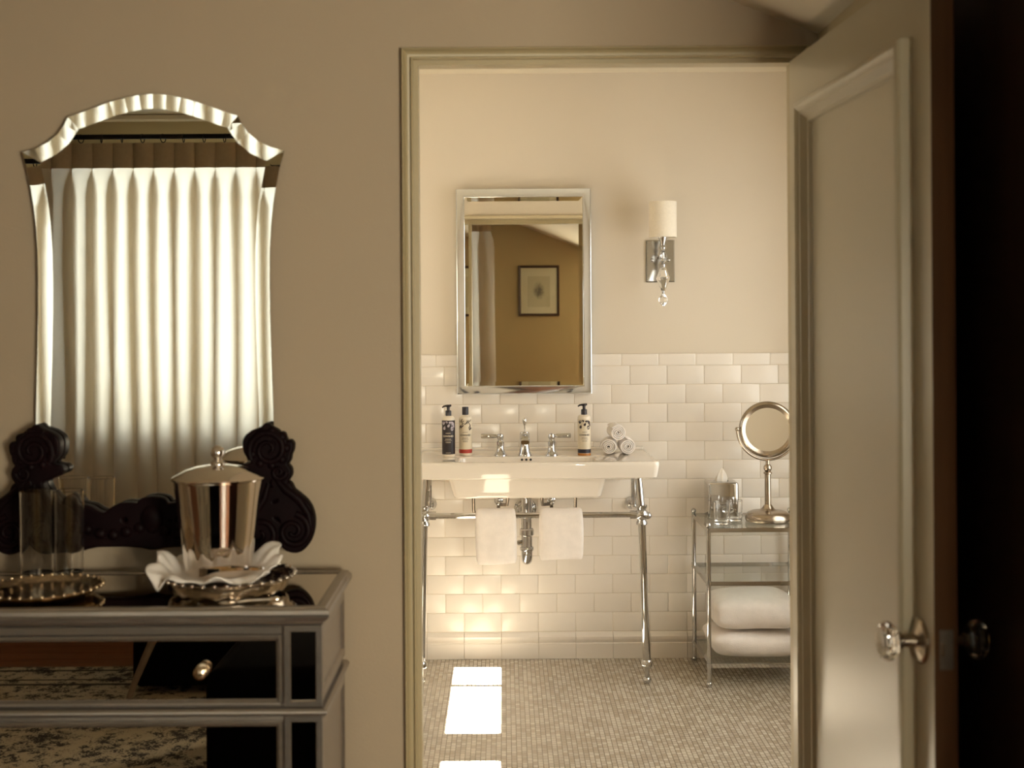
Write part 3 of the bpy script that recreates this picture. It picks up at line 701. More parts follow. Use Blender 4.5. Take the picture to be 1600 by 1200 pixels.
def bottle(px_, py_, Y, label, body, lab, ink, pump, band=None, foot=None, art='leaf', seed=1):
    rng = random.Random(seed)
    p = P(px_, py_, Y); p.z = SZ - 0.003
    b = thing('bottle', tuple(p), label, 'bottle', 'toiletry bottles on the sink')
    R = 0.0255; H = 0.158
    prof = [(R-0.003, 0.0), (R-0.0006, 0.002), (R, 0.005), (R, H-0.010), (R-0.0015, H-0.004), (R-0.006, H), (0.012, H+0.003), (0.011, H+0.008), (0.010, H+0.008)]
    obj('body', MB().lathe(prof, 36), body, b, 40)
    R2 = R + 0.0003
    lb = MB(); lb.loft([[(R2*math.cos(a), R2*math.sin(a), z) for a in [2*PI*k/36 for k in range(36)]] for z in (0.011, H-0.014)], False, False)
    lo = obj('label', lb, lab, b, 60)
    R3 = R2 + 0.0003
    if band:
        bb = MB(); bb.loft([[(R3*math.cos(a), R3*math.sin(a), z) for a in [2*PI*k/36 for k in range(36)]] for z in (0.011, 0.026)], False, False)
        obj('label_band', bb, band, lo, 60)
    R4 = R3 + 0.0002
    wrap_text('COWSHED', 0.0092, R4, 0.082, 'lettering', lo, ink, 0.0002)
    for ln in ((0.094, 0.020, 0.0016), (0.071, 0.024, 0.0018), (0.066, 0.030, 0.0011), (0.060, 0.022, 0.0010), (0.057, 0.020, 0.0010), (0.017, 0.020, 0.0012)):
        tx = MB(); bars(tx, R4, 0.0, [ln]); obj('print_line', tx, ink, lo)
    ar = MB()
    if art == 'leaf':
        for u, v, l, wd, a in ((-0.016, 0.114, 0.014, 0.011, 1.2), (0.016, 0.112, 0.017, 0.012, 1.8), (0.002, 0.124, 0.014, 0.009, 1.0), (-0.019, 0.134, 0.016, 0.012, 0.6), (0.019, 0.132, 0.020, 0.012, 2.3), (0.008, 0.136, 0.012, 0.008, 0.2), (-0.006, 0.138, 0.010, 0.007, 2.6), (0.024, 0.122, 0.014, 0.009, 1.6)):
            curved(ar, leafpoly(u, v, l, wd, a), R4, 0.0)
        for u0, v0, u1, v1 in ((-0.016, 0.120, -0.004, 0.134), (0.016, 0.120, 0.006, 0.136), (-0.004, 0.134, 0.012, 0.142)):
            curved(ar, [(u0, v0), (u0+0.0012, v0), (u1+0.0012, v1), (u1, v1)], R4, 0.0)
    else:
        for k in range(22):
            u, v = rng.uniform(-0.026, 0.026), rng.uniform(0.106, 0.142)
            if v < 0.124 and abs(u + 0.012) > 0.012 and u < 0.018: continue
            curved(ar, leafpoly(u, v, rng.uniform(0.010, 0.022), rng.uniform(0.0022, 0.0045), rng.uniform(0.3, 1.2)), R4, 0.0)
        for a, l, u, v in ((0.9, 0.05, -0.006, 0.124), (0.5, 0.04, 0.004, 0.130), (2.0, 0.036, 0.018, 0.126)):
            curved(ar, leafpoly(u, v, l, 0.003, a), R4, 0.0)
    obj('label_art', ar, 'print_lilac' if lab == 'label_black' else 'print_dark', lo)
    if foot:
        ft = MB(); ft.loft([[(R2*math.cos(a), R2*math.sin(a), z) for a in [2*PI*k/36 for k in range(36)]] for z in (0.001, 0.010)], False, False)
        obj('amber_foot', ft, foot, b, 60)
    if pump:
        pm_ = MB().lathe([(0.0120, H+0.002), (0.0120, H+0.022), (0.0105, H+0.024), (0.0060, H+0.025), (0.0060, H+0.036), (0.0085, H+0.037), (0.0095, H+0.043), (0.007, H+0.046)], 20)
        pm_.tube([(0.012, 0, H+0.0435), (-0.006, 0, H+0.0425), (-0.018, 0, H+0.040), (-0.024, 0, H+0.035)], [0.0040, 0.0042, 0.0036, 0.0026], 10)
        obj('pump', pm_, 'black_plastic', b, 40)
    else:
        obj('cap', MB().lathe([(0.0125, H+0.004), (0.0128, H+0.006), (0.0128, H+0.033), (0.0118, H+0.035)], 24), 'black_plastic', b, 40)
    return b
bottle(701, 713, 5.045, 'black labelled pump bottle on the sink, beside the red banded bottle', 'bottle_white', 'label_black', 'label_cream', True)
bottle(727.5, 710, 5.085, 'cream capped bottle with red band and branch print on the sink', 'bottle_white', 'label_cream', 'print_dark', False, band='label_red', art='branch', seed=5)
bottle(913, 711, 5.06, 'cream pump bottle with navy band beside the rolled towels', 'bottle_white', 'label_cream', 'print_dark', True, band='label_navy', foot='bottle_amber')

# ---- rolled face towels
def roll_mesh(seed, R=0.033, Ln=0.135):
    rng = random.Random(seed); th = 0.0052; pitch = 0.0072; turns = (R - 0.004) / pitch
    n = int(turns*22); sec = []
    for k in range(n+1):
        a = 2*PI*turns*k/n; r = 0.0034 + pitch*a/(2*PI); sec.append((a + rng.random()*0.001, r))
    a0 = rng.uniform(0, 6)
    loops = []
    ny = 7
    for j in range(ny):
        t = j/(ny-1); y = Ln*t; sh = 1 - 0.06*abs(2*t-1)**4
        ring = []
        for a, r in sec: ring.append((a, r + th/2))
        for a, r in reversed(sec): ring.append((a, r - th/2))
        edge = 0.0
        wob = 0.0012*math.sin(7*t + seed)
        loops.append([(r*sh*math.cos(a+a0) + wob, y + 0.0022*math.sin(a*1.3+seed)*(1 if j in (0, ny-1) else 0.3) - (0.003*(1-(r/R)) if j == 0 else 0), r*sh*0.97*math.sin(a+a0)) for a, r in ring])
    return MB().loft(loops)
rb = P(955, 711, 5.055)
for i, (px_, py_, yy, lab) in enumerate(((951, 697, 5.045, 'rolled white face towel on the sink next to the pump bottle'), (980.5, 697.5, 5.055, 'rolled white face towel on the sink nearer the sink end'), (966, 673, 5.035, 'rolled white face towel on top of the two others'))):
    p = P(px_, py_, yy)
    z = SZ - 0.003 + 0.0335 if i < 2 else SZ - 0.003 + 0.0335 + 0.0565
    o = obj('rolled_towel', roll_mesh(i+1, 0.0328), 'towel', None, 50, loc=(p.x, yy, z))
    o.rotation_euler = (0, 0, (-0.10, 0.02, 0.06)[i])
    tag(o, lab, 'towel', 'rolled face towels on the sink')

# ---- hand towels over the bar
def hung_towel(x0, x1, ztop, zfront, zback, seed):
    rng = random.Random(seed); th = 0.0085; R = 0.0112 + th + 0.001
    prof = []
    nz = 14
    for k in range(nz): prof.append((LY - R, zfront + (0.652 - zfront)*k/nz))
    for k in range(9):
        a = PI - PI*k/8; prof.append((LY + R*math.cos(a), 0.652 + R*math.sin(a)))
    for k in range(1, nz+1): prof.append((LY + R, 0.652 - (0.652 - zback)*k/nz))
    nx = 14; loops = []
    for i in range(nx+1):
        u = i/nx; x = x0 + (x1-x0)*u
        ring = []
        m = len(prof)
        edge = max(0.35, min(1.0, min(u, 1-u)*14))
        for sgn in (1, -1):
            idx = range(m) if sgn == 1 else reversed(range(m))
            for k in idx:
                y, z = prof[k]
                a, b = prof[max(k-1, 0)], prof[min(k+1, m-1)]
                ty, tz = b[0]-a[0], b[1]-a[1]; l = math.hypot(ty, tz); ny_, nz_ = -tz/l, ty/l
                drop = (0.652 - z)
                wav = 0.0035*math.sin(5*u + seed) * min(1, max(0, drop)/0.1) * (1 if k < m/2 else -0.5)
                sk = (x1-x0)*0.03*math.sin(seed)*drop/0.2 if drop > 0 else 0
                e = edge * (0.6 if k in (0, m-1) else 1)
                ring.append((x + sk + 0.0015*math.sin(30*z+seed), y + wav + sgn*ny_*th*e, z + sgn*nz_*th*e + (0.004*math.sin(3*u+seed*2) if k in (0, m-1) else 0)))
        loops.append(ring)
    return MB().loft(loops)
for i, (pa, pb, zf_, lab) in enumerate(((742, 807, 881, 'white hand towel folded over the chrome bar, by the dark bottle side'), (842, 912, 876, 'white hand towel folded over the chrome bar, on the shelf unit side'))):
    x0_, x1_ = P(pa, 840, LY).x, P(pb, 840, LY).x
    m_ = hung_towel(x0_, x1_, 0.68, P(800, zf_, LY-0.02).z, P(800, zf_-4, LY+0.02).z, i+2)
    o = subsurf(obj('hand_towel', m_, 'towel', None, 70), 1)
    tag(o, lab, 'towel', 'hand towels on the bar')

# ---- glass and chrome shelf unit
EX0, EX1, EY0, EY1 = 0.772, 1.164, 4.86, 5.235
eta = thing('shelf_unit', ((EX0+EX1)/2, (EY0+EY1)/2, 0), 'three tier chrome shelf unit with glass shelves by the tiled wall', 'shelf')
for x in (EX0, EX1):
    for y in (EY0, EY1):
        mb = MB().tube([(x, y, 0.02), (x, y, 0.606)], 0.0085, 14)
        mb.lathe([(0.011, 0.074), (0.011, 0.092)], 14, Matrix.Translation((x, y, 0))); mb.lathe([(0.011, 0.385), (0.011, 0.403)], 14, Matrix.Translation((x, y, 0)))
        po = wobj(eta, 'post', mb, 'chrome', smooth=40)
        fb = MB().sphere((x, y, 0.0115), 0.0113); wobj(eta, 'foot', fb, 'chrome', po, 60)
        wobj(eta, 'finial', MB().sphere((x, y, 0.6155), 0.0105), 'chrome', po, 60)
for z in (0.083, 0.394, 0.597):
    mb = MB()
    for y in (EY0, EY1): mb.box(EX0+0.006, EX1-0.006, y-0.006, y+0.006, z-0.008, z+0.008)
    for x in (EX0, EX1): mb.box(x-0.006, x+0.006, EY0+0.006, EY1-0.006, z-0.008, z+0.008)
    fr_ = wobj(eta, 'shelf_frame', mb, 'chrome')
    wobj(eta, 'glass_shelf', MB().box(EX0+0.0062, EX1-0.0062, EY0+0.0062, EY1-0.0062, z+0.002, z+0.0078), 'shelf_glass', fr_)
SHZ = 0.597 + 0.008
# tissue box
tb = thing('tissue_box', (0.873, 5.165, SHZ), 'square chrome tissue box cover with one tissue pulled up', 'box')
lp = [rrect(-0.060, 0.060, -0.060, 0.060, 0.0, 0.010), rrect(-0.061, 0.061, -0.061, 0.061, 0.003, 0.011), rrect(-0.061, 0.061, -0.061, 0.061, 0.132, 0.011), rrect(-0.059, 0.059, -0.059, 0.059, 0.138, 0.010), rrect(-0.055, 0.055, -0.055, 0.055, 0.1405, 0.009), rrect(-0.030, 0.030, -0.018, 0.018, 0.1405, 0.0175), rrect(-0.030, 0.030, -0.018, 0.018, 0.120, 0.0175)]
obj('cover', MB().loft(lp), 'chrome', tb, 40)
tl = []
for z, w_, d_ in ((0.122, 0.020, 0.010), (0.140, 0.024, 0.012), (0.152, 0.023, 0.011), (0.166, 0.018, 0.008), (0.180, 0.010, 0.005), (0.192, 0.0018, 0.002)):
    tl.append([((w_*(1+0.16*math.cos(3*a+z*40)))*math.cos(a) - 0.002 + 0.12*(z-0.14), d_*(1+0.25*math.cos(5*a))*math.sin(a), z) for a in [2*PI*k/24 for k in range(24)]])
obj('tissue', MB().loft(tl), 'tissue', tb, 80, label='white tissue peak')
# tumblers
def tumbler(loc, R, H, label, group, t=0.0022, base=0.008, name='tumbler', n=40, taper=0.94):
    Rb = R*taper
    prof = [(Rb-0.002, 0.0), (Rb, 0.0015), (R, H-0.001), (R-t*0.5, H), (R-t, H-0.001), (Rb-t, base+0.002), (Rb-t-0.003, base), (0.0001, base-0.0006)]
    o = obj(name, MB().lathe(prof, n), 'glass', None, 40, loc=loc)
    return tag(o, label, 'glass', group)
tumbler((P(1128, 818, 4.955).x, 4.955, SHZ), 0.0325, 0.086, 'clear glass tumbler in front of the tissue box', 'bathroom tumblers', base=0.010)
tumbler((P(1148, 808, 5.035).x, 5.035, SHZ), 0.031, 0.080, 'clear glass tumbler between tissue box and make-up mirror', 'bathroom tumblers', base=0.010)
# make-up mirror
mk = thing('makeup_mirror', (P(1200, 810, 5.02).x, 5.02, SHZ), 'round brushed nickel make-up mirror on a pedestal stand', 'mirror')
obj('base', MB().lathe([(0.083, 0.0), (0.087, 0.003), (0.089, 0.012), (0.087, 0.024), (0.080, 0.033), (0.066, 0.039), (0.040, 0.042), (0.030, 0.045), (0.022, 0.053), (0.016, 0.062), (0.0125, 0.066)], 48), 'nickel', mk, 40)
zz = lambda py: P(1198, py, 5.02).z - SHZ
obj('stem', MB().lathe([(0.0125, 0.062), (0.0120, zz(741)), (0.0165, zz(740)), (0.0165, zz(738)), (0.012, zz(736.5))], 24), 'nickel', mk, 40)
hc = zz(671)
st2 = MB().sphere((0, 0, zz(731)), 0.0165); st2.lathe([(0.008, zz(728)), (0.008, zz(719))], 16)
obj('ball_joint', st2, 'nickel', mk, 60)
RY = 0.119
yk = MB().tube([(RY*math.cos(a), 0, hc + RY*math.sin(a)) for a in [PI + PI*k/28 for k in range(29)]], 0.0048, 10)
for s_ in (-1, 1):
    yk.sphere((s_*RY, 0, hc + 0.002), 0.0085); yk.tube([(s_*RY, 0, hc), (s_*0.105, 0, hc)], 0.005, 10)
obj('yoke', yk, 'nickel', mk, 60)
HM = Matrix.Translation((0, 0, hc)) @ Matrix.Rotation(math.radians(-6), 4, 'Z') @ Matrix.Rotation(math.radians(1), 4, 'X') @ Matrix.Rotation(PI/2, 4, 'X')
obj('mirror_ring', MB().lathe([(0.090, -0.012), (0.104, -0.010), (0.1105, -0.002), (0.1105, 0.004), (0.106, 0.011), (0.100, 0.0145), (0.096, 0.0135), (0.0855, 0.006), (0.0845, 0.0055)], 64, HM), 'nickel', mk, 35)
obj('mirror_glass', MB().lathe([(0.086, 0.003), (0.0852, 0.0062), (0.0001, 0.0062)], 64, HM), 'mirror', mk)
# folded bath towels on the bottom shelf
def folded(cx, cy, z0, hx, hy, h, seed, groove=True):
    rng = random.Random(seed); nu, nv = 48, 20; loops = []
    for j in range(nv+1):
        v = -1 + 2*j/nv
        ring = []
        for i in range(nu):
            a = 2*PI*i/nu; ex = 0.28
            c_, s_ = math.cos(a), math.sin(a)
            ang_ = PI/2*v; ev = 0.55
            rad = max(abs(math.cos(ang_))**ev, 1e-3) if abs(v) < 1 else 1e-3
            x = hx*math.copysign(abs(c_)**ex, c_)*rad; y = hy*math.copysign(abs(s_)**ex, s_)*rad
            z = h/2*math.copysign(abs(math.sin(ang_))**0.75, v)
            x += 0.006*math.sin(9*z/h + seed); y += 0.005*math.sin(x*22 + seed*2 + z*40)
            z += (0.006*math.sin(x*11 + seed) + 0.004*math.sin(y*14+x*9)) * (0.5+0.5*v)
            if groove and s_ < 0:
                g = math.exp(-((v - 0.05*math.sin(x*9))/0.07)**2); y += 0.012*g
            ring.append((cx + x, cy + y, z0 + h/2 + z))
        loops.append(ring)
    return MB().loft(loops)
bz = 0.083 + 0.0085
o = obj('bath_towel', folded(0.968, 5.04, bz, 0.176, 0.148, 0.098, 3, False), 'towel', None, 70)
tag(o, 'thick folded white bath towel, lower one on the bottom glass shelf', 'towel', 'folded bath towels')
o = obj('bath_towel', folded(0.976, 5.045, bz+0.101, 0.172, 0.142, 0.130, 8, False), 'towel', None, 70)
tag(o, 'plump folded white bath towel, upper one on the shelf unit', 'towel', 'folded bath towels')
# ================================================================== bedroom things
# ---- mirrored dresser
DZ = 0.857; DY0, DY1 = 2.43, 2.80; DX1 = -0.335; DX0 = -1.77 - DX1
dr = thing('dresser', ((DX0+DX1)/2, (DY0+DY1)/2, 0), 'mirrored dresser with silver painted mouldings and glass knobs', 'dresser')
bX0, bX1, bY0 = DX0+0.017, DX1-0.017, DY0+0.017
Zp = lambda py: P(300, py, bY0).z
# top moulding frame with glass inset
ls = []
for o_, z in ((0.020, DZ-0.037), (0.014, DZ-0.034), (0.012, DZ-0.030), (0.006, DZ-0.026), (0.001, DZ-0.020), (0.0, DZ-0.014), (0.002, DZ-0.007), (0.006, DZ-0.005), (0.008, DZ-0.001), (0.013, DZ), (0.022, DZ-0.001), (0.027, DZ-0.0035), (0.030, DZ-0.0055)):
    ls.append([(DX0+o_, DY0+o_, z), (DX1-o_, DY0+o_, z), (DX1-o_, DY1-o_*0.5, z), (DX0+o_, DY1-o_*0.5, z)])
wobj(dr, 'top_moulding', MB().loft(ls, True, False), 'silver_paint', smooth=22)
wobj(dr, 'top_glass', MB().box(DX0+0.028, DX1-0.028, DY0+0.028, DY1-0.013, DZ-0.007, DZ-0.0045), 'dark_mirror', label='antiqued mirror top')
bodyM = MB().box(bX0+0.004, bX1-0.004, bY0+0.012, DY1-0.004, 0.10, DZ-0.036)
wobj(dr, 'body', bodyM, 'silver_paint')
# side panels
for x_, s_ in ((bX0, -1), (bX1, 1)):
    for z0, z1 in ((Zp(1109)+0.012, DZ-0.04), (0.12, Zp(1118)-0.012)):
        M = Matrix(((0, 1 if s_ < 0 else -1, 0, x_), (1, 0, 0, 0), (0, 0, 1, 0), (0, 0, 0, 1)))
        q = MB().rectloft(bY0+0.004, DY1-0.006, z0, z1, [(0, 0.006), (0, 0), (0.004, -0.001), (0.020, -0.001), (0.024, 0.003), (0.024, 0.005)], cap1=False, M=M)
        sp_ = wobj(dr, 'side_frame', q, 'silver_paint')
        wobj(dr, 'side_panel', MB().rectloft(bY0+0.026, DY1-0.028, z0+0.022, z1-0.022, [(0, 0.0040), (0.001, 0.0035)], M=M), 'silver_paint', sp_)
# corner posts with mirror insets
for xa0, xa1 in ((P(444, 1040, bY0).x, bX1), (bX0, -1.77 - P(444, 1040, bY0).x)):
    for z0, z1 in ((Zp(1106), Zp(979)), (0.10, Zp(1120))):
        q = MB().rectloft(xa0, xa1, z0, z1, [(0, bY0+0.012), (0, bY0), (0.0015, bY0-0.001), (0.010, bY0-0.001), (0.012, bY0+0.002), (0.012, bY0+0.0045)], cap1=False)
        pf = wobj(dr, 'post_frame', q, 'silver_paint')
        wobj(dr, 'post_mirror', MB().rectloft(xa0+0.011, xa1-0.011, z0+0.011, z1-0.011, [(0, bY0+0.0045), (0.0005, bY0+0.0042)]), 'dark_mirror', pf)
# top rail over the drawers
dxa, dxb = -1.77 - P(442, 1040, bY0).x, P(442, 1040, bY0).x
wobj(dr, 'top_rail', MB().rectloft(dxa+0.001, dxb-0.001, Zp(992), Zp(979), [(0, bY0+0.012), (0, bY0), (0.002, bY0-0.002), (0.006, bY0-0.002)]), 'silver_paint')
# band moulding
zb0, zb1 = Zp(1119), Zp(1107); zb = (zb0+zb1)/2
def band(z):
    ls = []
    for o_, dz in ((0.0, -0.0075), (-0.006, -0.0070), (-0.011, -0.003), (-0.012, 0.0), (-0.011, 0.003), (-0.006, 0.0070), (0.0, 0.0075)):
        ls.append([(bX0+o_+0.001, bY0+o_+0.001, z+dz), (bX1-o_-0.001, bY0+o_+0.001, z+dz), (bX1-o_-0.001, DY1-0.005, z+dz), (bX0+o_+0.001, DY1-0.005, z+dz)])
    return MB().loft(ls)
wobj(dr, 'band_moulding', band(zb), 'silver_paint', smooth=25)
def drawer(z0, z1, knobs):
    q = MB().rectloft(dxa+0.0015, dxb-0.0015, z0, z1, [(0, bY0+0.012), (0, bY0-0.002), (0.002, bY0-0.004), (0.006, bY0-0.0035), (0.010, bY0+0.002), (0.012, bY0+0.0045)], cap1=False)
    d = wobj(dr, 'drawer', q, 'silver_paint')
    wobj(dr, 'drawer_mirror', MB().rectloft(dxa+0.012, dxb-0.012, z0+0.010, z1-0.010, [(0, bY0+0.0048), (0.0005, bY0+0.0042)]), 'dark_mirror', d)
    for kx in knobs:
        M = Matrix.Translation((kx, bY0+0.003, (z0+z1)/2)) @ Matrix.Rotation(PI/2, 4, 'X')
        k = wobj(dr, 'knob', MB().lathe([(0.0135, 0.0), (0.013, 0.003), (0.006, 0.005), (0.005, 0.012), (0.009, 0.015), (0.0125, 0.020), (0.012, 0.025), (0.0075, 0.028), (0.0001, 0.029)], 24, M), 'old_silver', d, 40, 'round silver knob')
kx = P(316, 1047, bY0).x
drawer(Zp(1103), Zp(993), (kx, -1.77-kx))
drawer(0.372, Zp(1127), (kx, -1.77-kx))
drawer(0.115, 0.362, (kx, -1.77-kx))
for x in (bX0+0.03, bX1-0.03):
    for y in (bY0+0.03, DY1-0.03):
        wobj(dr, 'foot', MB().lathe([(0.014, 0.0), (0.018, 0.02), (0.026, 0.06), (0.026, 0.075), (0.022, 0.08), (0.028, 0.105)], 20, Matrix.Translation((x, y, 0))), 'silver_paint', smooth=40)
DTOP = DZ - 0.0045

# ---- carved dressing mirror on the wall
MY = 2.832
dm = thing('dressing_mirror', (P(243.5, 845, MY).x, YW0, P(243.5, 845, MY).z), 'tall arched mirror with bright edges and dark wooden scrolls above the dresser', 'mirror')
half = [(243.5, 147), (222, 148.5), (199, 153), (176, 159.5), (152, 168), (130, 176), (111, 182), (105, 194), (95, 208), (80, 221), (60, 231), (39, 236.5),
        (46, 262), (51.5, 290), (56.5, 320), (60, 352), (62.3, 390), (63, 440), (62.6, 490), (61.5, 540), (59.5, 610), (58, 660), (57, 740), (57, 842)]
full = half + [(487 - x, y) for x, y in reversed(half[1:])]
def mp2(x, y):
    # the frame is symmetric: undo the camera roll about the mirror's own axis
    p = P(x, y, MY); return (p.x - dm.location.x, p.z - dm.location.z)
pts = [mp2(x, y) for x, y in full]
pts = [((a[0] - b[0])/2, (a[1] + b[1])/2) for a, b in zip(pts, [pts[0]] + pts[:0:-1])]
def offset(poly, d):
    out = []; n = len(poly)
    for i in range(n):
        p0, p1, p2 = Vector(poly[i-1]), Vector(poly[i]), Vector(poly[(i+1) % n])
        n1 = Vector((-(p1-p0).y, (p1-p0).x)).normalized(); n2 = Vector((-(p2-p1).y, (p2-p1).x)).normalized()
        m = (n1 + n2); m = m / max(m.length_squared, 0.35) * 2
        out.append(tuple(p1 + m*d))
    return out
inner = offset(pts, 0.032)
area = sum(pts[i][0]*pts[(i+1) % len(pts)][1] - pts[(i+1) % len(pts)][0]*pts[i][1] for i in range(len(pts)))
if area < 0: inner = offset(pts, -0.032)
y_ = MY - YW0
g = MB()
n = len(pts)
g.v = [(x, y_-0.0023, z) for x, z in pts] + [(x, y_, z) for x, z in inner]
g.f = [(i, (i+1) % n, n + (i+1) % n, n + i) for i in range(n)] + [tuple(range(n, 2*n))]
obj('mirror_glass', g, 'mirror', dm, label='bevelled looking glass')
back = MB().loft([[(x*0.985, -0.001, z) for x, z in pts], [(x*0.985, y_+0.004, z) for x, z in pts]])
obj('backboard', back, 'dark_carving', dm)
edge = MB().loft([[(x, y_+0.004, z) for x, z in pts], [(x, y_-0.0027, z) for x, z in pts]], False, False)
obj('glass_edge', edge, 'silver_paint', dm)
def cut_shape(name, outlines, depth, bev, m, parent, loc_y, mirror=False):
    """flat fretwork: closed outlines (first is the body, the others are holes) in photo pixels at depth MY"""
    cu = bpy.data.curves.new('c', 'CURVE'); cu.dimensions = '2D'; cu.fill_mode = 'BOTH'; cu.extrude = depth; cu.bevel_depth = bev; cu.bevel_resolution = 2; cu.resolution_u = 3
    for ol in outlines:
        s = cu.splines.new('BEZIER'); s.bezier_points.add(len(ol)-1); s.use_cyclic_u = True
        for bp, (x, y) in zip(s.bezier_points, ol):
            q = mp2(x, y); bp.co = ((-q[0] if mirror else q[0]), q[1], 0); bp.handle_left_type = bp.handle_right_type = 'AUTO'
        s.resolution_u = 4
    t = bpy.data.objects.new('c', cu); COL.objects.link(t)
    me = bpy.data.meshes.new_from_object(t.evaluated_get(bpy.context.evaluated_depsgraph_get()))
    bpy.data.objects.remove(t); bpy.data.curves.remove(cu)
    me.transform(Matrix.Translation((0, loc_y, 0)) @ Matrix.Rotation(PI/2, 4, 'X'))
    me.materials.clear(); me.materials.append(MATS[m])
    return obj(name, me, None, parent)
zq = lambda L_: [(370 + x/5.214, 640 + y/5.214) for x, y in L_]
br_out = zq([(262, 118), (300, 148), (345, 172), (368, 208), (384, 190), (404, 226), (424, 264), (453, 255), (462, 312), (446, 352), (440, 392), (420, 432), (446, 474), (446, 522), (424, 562), (422, 588), (442, 592), (470, 642), (530, 692), (590, 752), (625, 832), (633, 920), (616, 1010), (580, 1080), (530, 1122), (462, 1126), (402, 1092), (380, 1034), (374, 985), (350, 1015), (300, 1080), (240, 1120), (60, 1118), (-60, 1100), (-90, 900), (-20, 800), (90, 740), (170, 690), (215, 620), (225, 560), (150, 525), (108, 502), (58, 474), (64, 458), (118, 444), (158, 420), (148, 398), (106, 352), (88, 290), (100, 222), (150, 180), (230, 146)])
holes = [zq([(290, 236), (318, 236), (342, 268), (336, 288), (312, 262)]), zq([(300, 390), (332, 374), (326, 410), (300, 442), (284, 420)]), zq([(285, 556), (312, 545), (308, 590), (326, 618), (290, 628), (274, 600)]), zq([(300, 742), (330, 712), (366, 706), (346, 748)]), zq([(312, 852), (350, 848), (384, 880), (378, 918), (352, 905)])]
rail_half = [(110, 776), (123, 778), (131, 787), (146, 791), (160, 799), (169, 801), (181, 793), (193, 787), (209, 785.5), (221, 786), (226, 780), (234, 777)]
rail = rail_half + [(253, 777), (261, 780), (266, 786)] + [(487 - x, y) for x, y in reversed(rail_half[:9])] + [(380, 852), (330, 848), (262, 849), (243, 852), (225, 849), (160, 848), (106, 852)]
obj_r = cut_shape('carved_rail', [rail, [(194, 810), (200, 803), (206, 804), (207, 815)], [(265, 812), (271, 805), (276, 812)], [(293, 804), (287, 803), (280, 804), (279, 815)], [(139, 813), (141, 812), (142, 815), (140, 816)]], 0.010, 0.005, 'dark_carving', dm, y_-0.018)
def relief(mirror):
    mb = MB(); s = -1 if mirror else 1
    def vol(cx, cy, r0, r1, turns, a0, tr, dirn=1):
        pth, rad = [], []
        for k in range(int(turns*18)+1):
            t = k/(turns*18); a = a0 + dirn*2*PI*turns*t; r = r0 + (r1-r0)*t
            q = mp2(cx + r*math.cos(a), cy + r*math.sin(a)); pth.append((s*q[0], y_-0.034-0.006*t, q[1])); rad.append(tr*(1-0.55*t))
        mb.tube(pth, rad, 8)
    vol(462, 826, 27, 3, 1.7, -1.4, 0.0085); vol(424, 700, 31, 4, 1.8, 2.6, 0.0085)
    vol(410, 830, 24, 4, 1.3, 0.6, 0.008, -1); vol(440, 735, 12, 3, 1.2, 0, 0.007)
    def run(P_, r):
        mb.tube([(s*mp2(x, y)[0], y_-0.033, mp2(x, y)[1]) for x, y in P_], r, 8)
    run([(436, 745), (450, 762), (472, 778), (486, 800), (489, 822)], [0.006, 0.010, 0.011, 0.009, 0.006])
    run([(424, 752), (418, 775), (405, 795), (388, 808)], [0.006, 0.009, 0.009, 0.005])
    for a in range(9):
        t = 2*PI*a/9; q = mp2(424 + 27*math.cos(t), 698 + 27*math.sin(t))
        mb.sphere((s*q[0], y_-0.030, q[1]), (0.011, 0.010, 0.011), 10, 6)
    return mb
for mir in (False, True):
    b_ = cut_shape('carved_bracket', [br_out] + holes, 0.012, 0.005, 'dark_carving', dm, y_-0.018, mir)
    obj('carved_relief', relief(mir), 'dark_carving', b_, 60)
rl = MB()
for x in range(124, 364, 20):
    q = mp2(x, 826 + 6*math.sin(x)); rl.sphere((q[0], y_-0.032, q[1]), (0.014, 0.010, 0.013), 10, 6)
q = mp2(243.5, 806); rl.sphere((q[0], y_-0.032, q[1]), (0.026, 0.014, 0.030), 14, 8)
obj('carved_relief', rl, 'dark_carving', obj_r, 60)

# ---- things on the dresser
def gadroon_tray(name, c, R, label, mname, n=72, up=0.0):
    t = thing(name, (c[0], c[1], DTOP), label, 'tray', 'trays on the dresser')
    loops = []
    for r, z, wv in ((R*0.62, 0.0055, 0), (R*0.80, 0.006, 0), (R*0.86, 0.009, 0), (R*0.95, 0.016, 0.004), (R, 0.019, 0.006), (R*0.995, 0.0165, 0.006), (R*0.94, 0.012, 0.004), (R*0.85, 0.0045, 0), (R*0.60, 0.003, 0)):
        loops.append([((r*(1+wv*math.cos(24*a)*3))*math.cos(a), (r*(1+wv*math.cos(24*a)*3))*math.sin(a), z + up + wv*0.3*math.cos(24*a)) for a in [2*PI*k/n for k in range(n)]])
    obj('dish', MB().loft(loops), mname, t, 50)
    bd_ = MB()
    for k in range(36):
        a = 2*PI*k/36; bd_.sphere((R*math.cos(a), R*math.sin(a), 0.0185+up), 0.0042, 8, 5)
    obj('beaded_rim', bd_, mname, t, 60)
    for k in range(3):
        a = 2*PI*k/3 - PI/2
        M = Matrix.Translation((R*0.62*math.cos(a), R*0.62*math.sin(a), 0))
        obj('tray_foot', MB().lathe([(0.006, 0.0), (0.009, 0.0015), (0.005, 0.003 + up*0.5), (0.010, 0.0036 + up)], 10, M), mname, t, 60)
    if up:
        ap = MB(); ls = []
        for r, z in ((R*0.93, up+0.012), (R*0.90, up-0.004), (R*0.86, up-0.010), (R*0.84, up-0.004), (R*0.86, up+0.006)):
            ls.append([(r*(1+0.012*math.cos(18*a))*math.cos(a), r*(1+0.012*math.cos(18*a))*math.sin(a), z + 0.003*math.cos(18*a)) for a in [2*PI*k/n for k in range(n)]])
        ap.loft(ls, ring=False, cap0=False, cap1=False); obj('fretted_apron', ap, mname, t, 40)
    return t
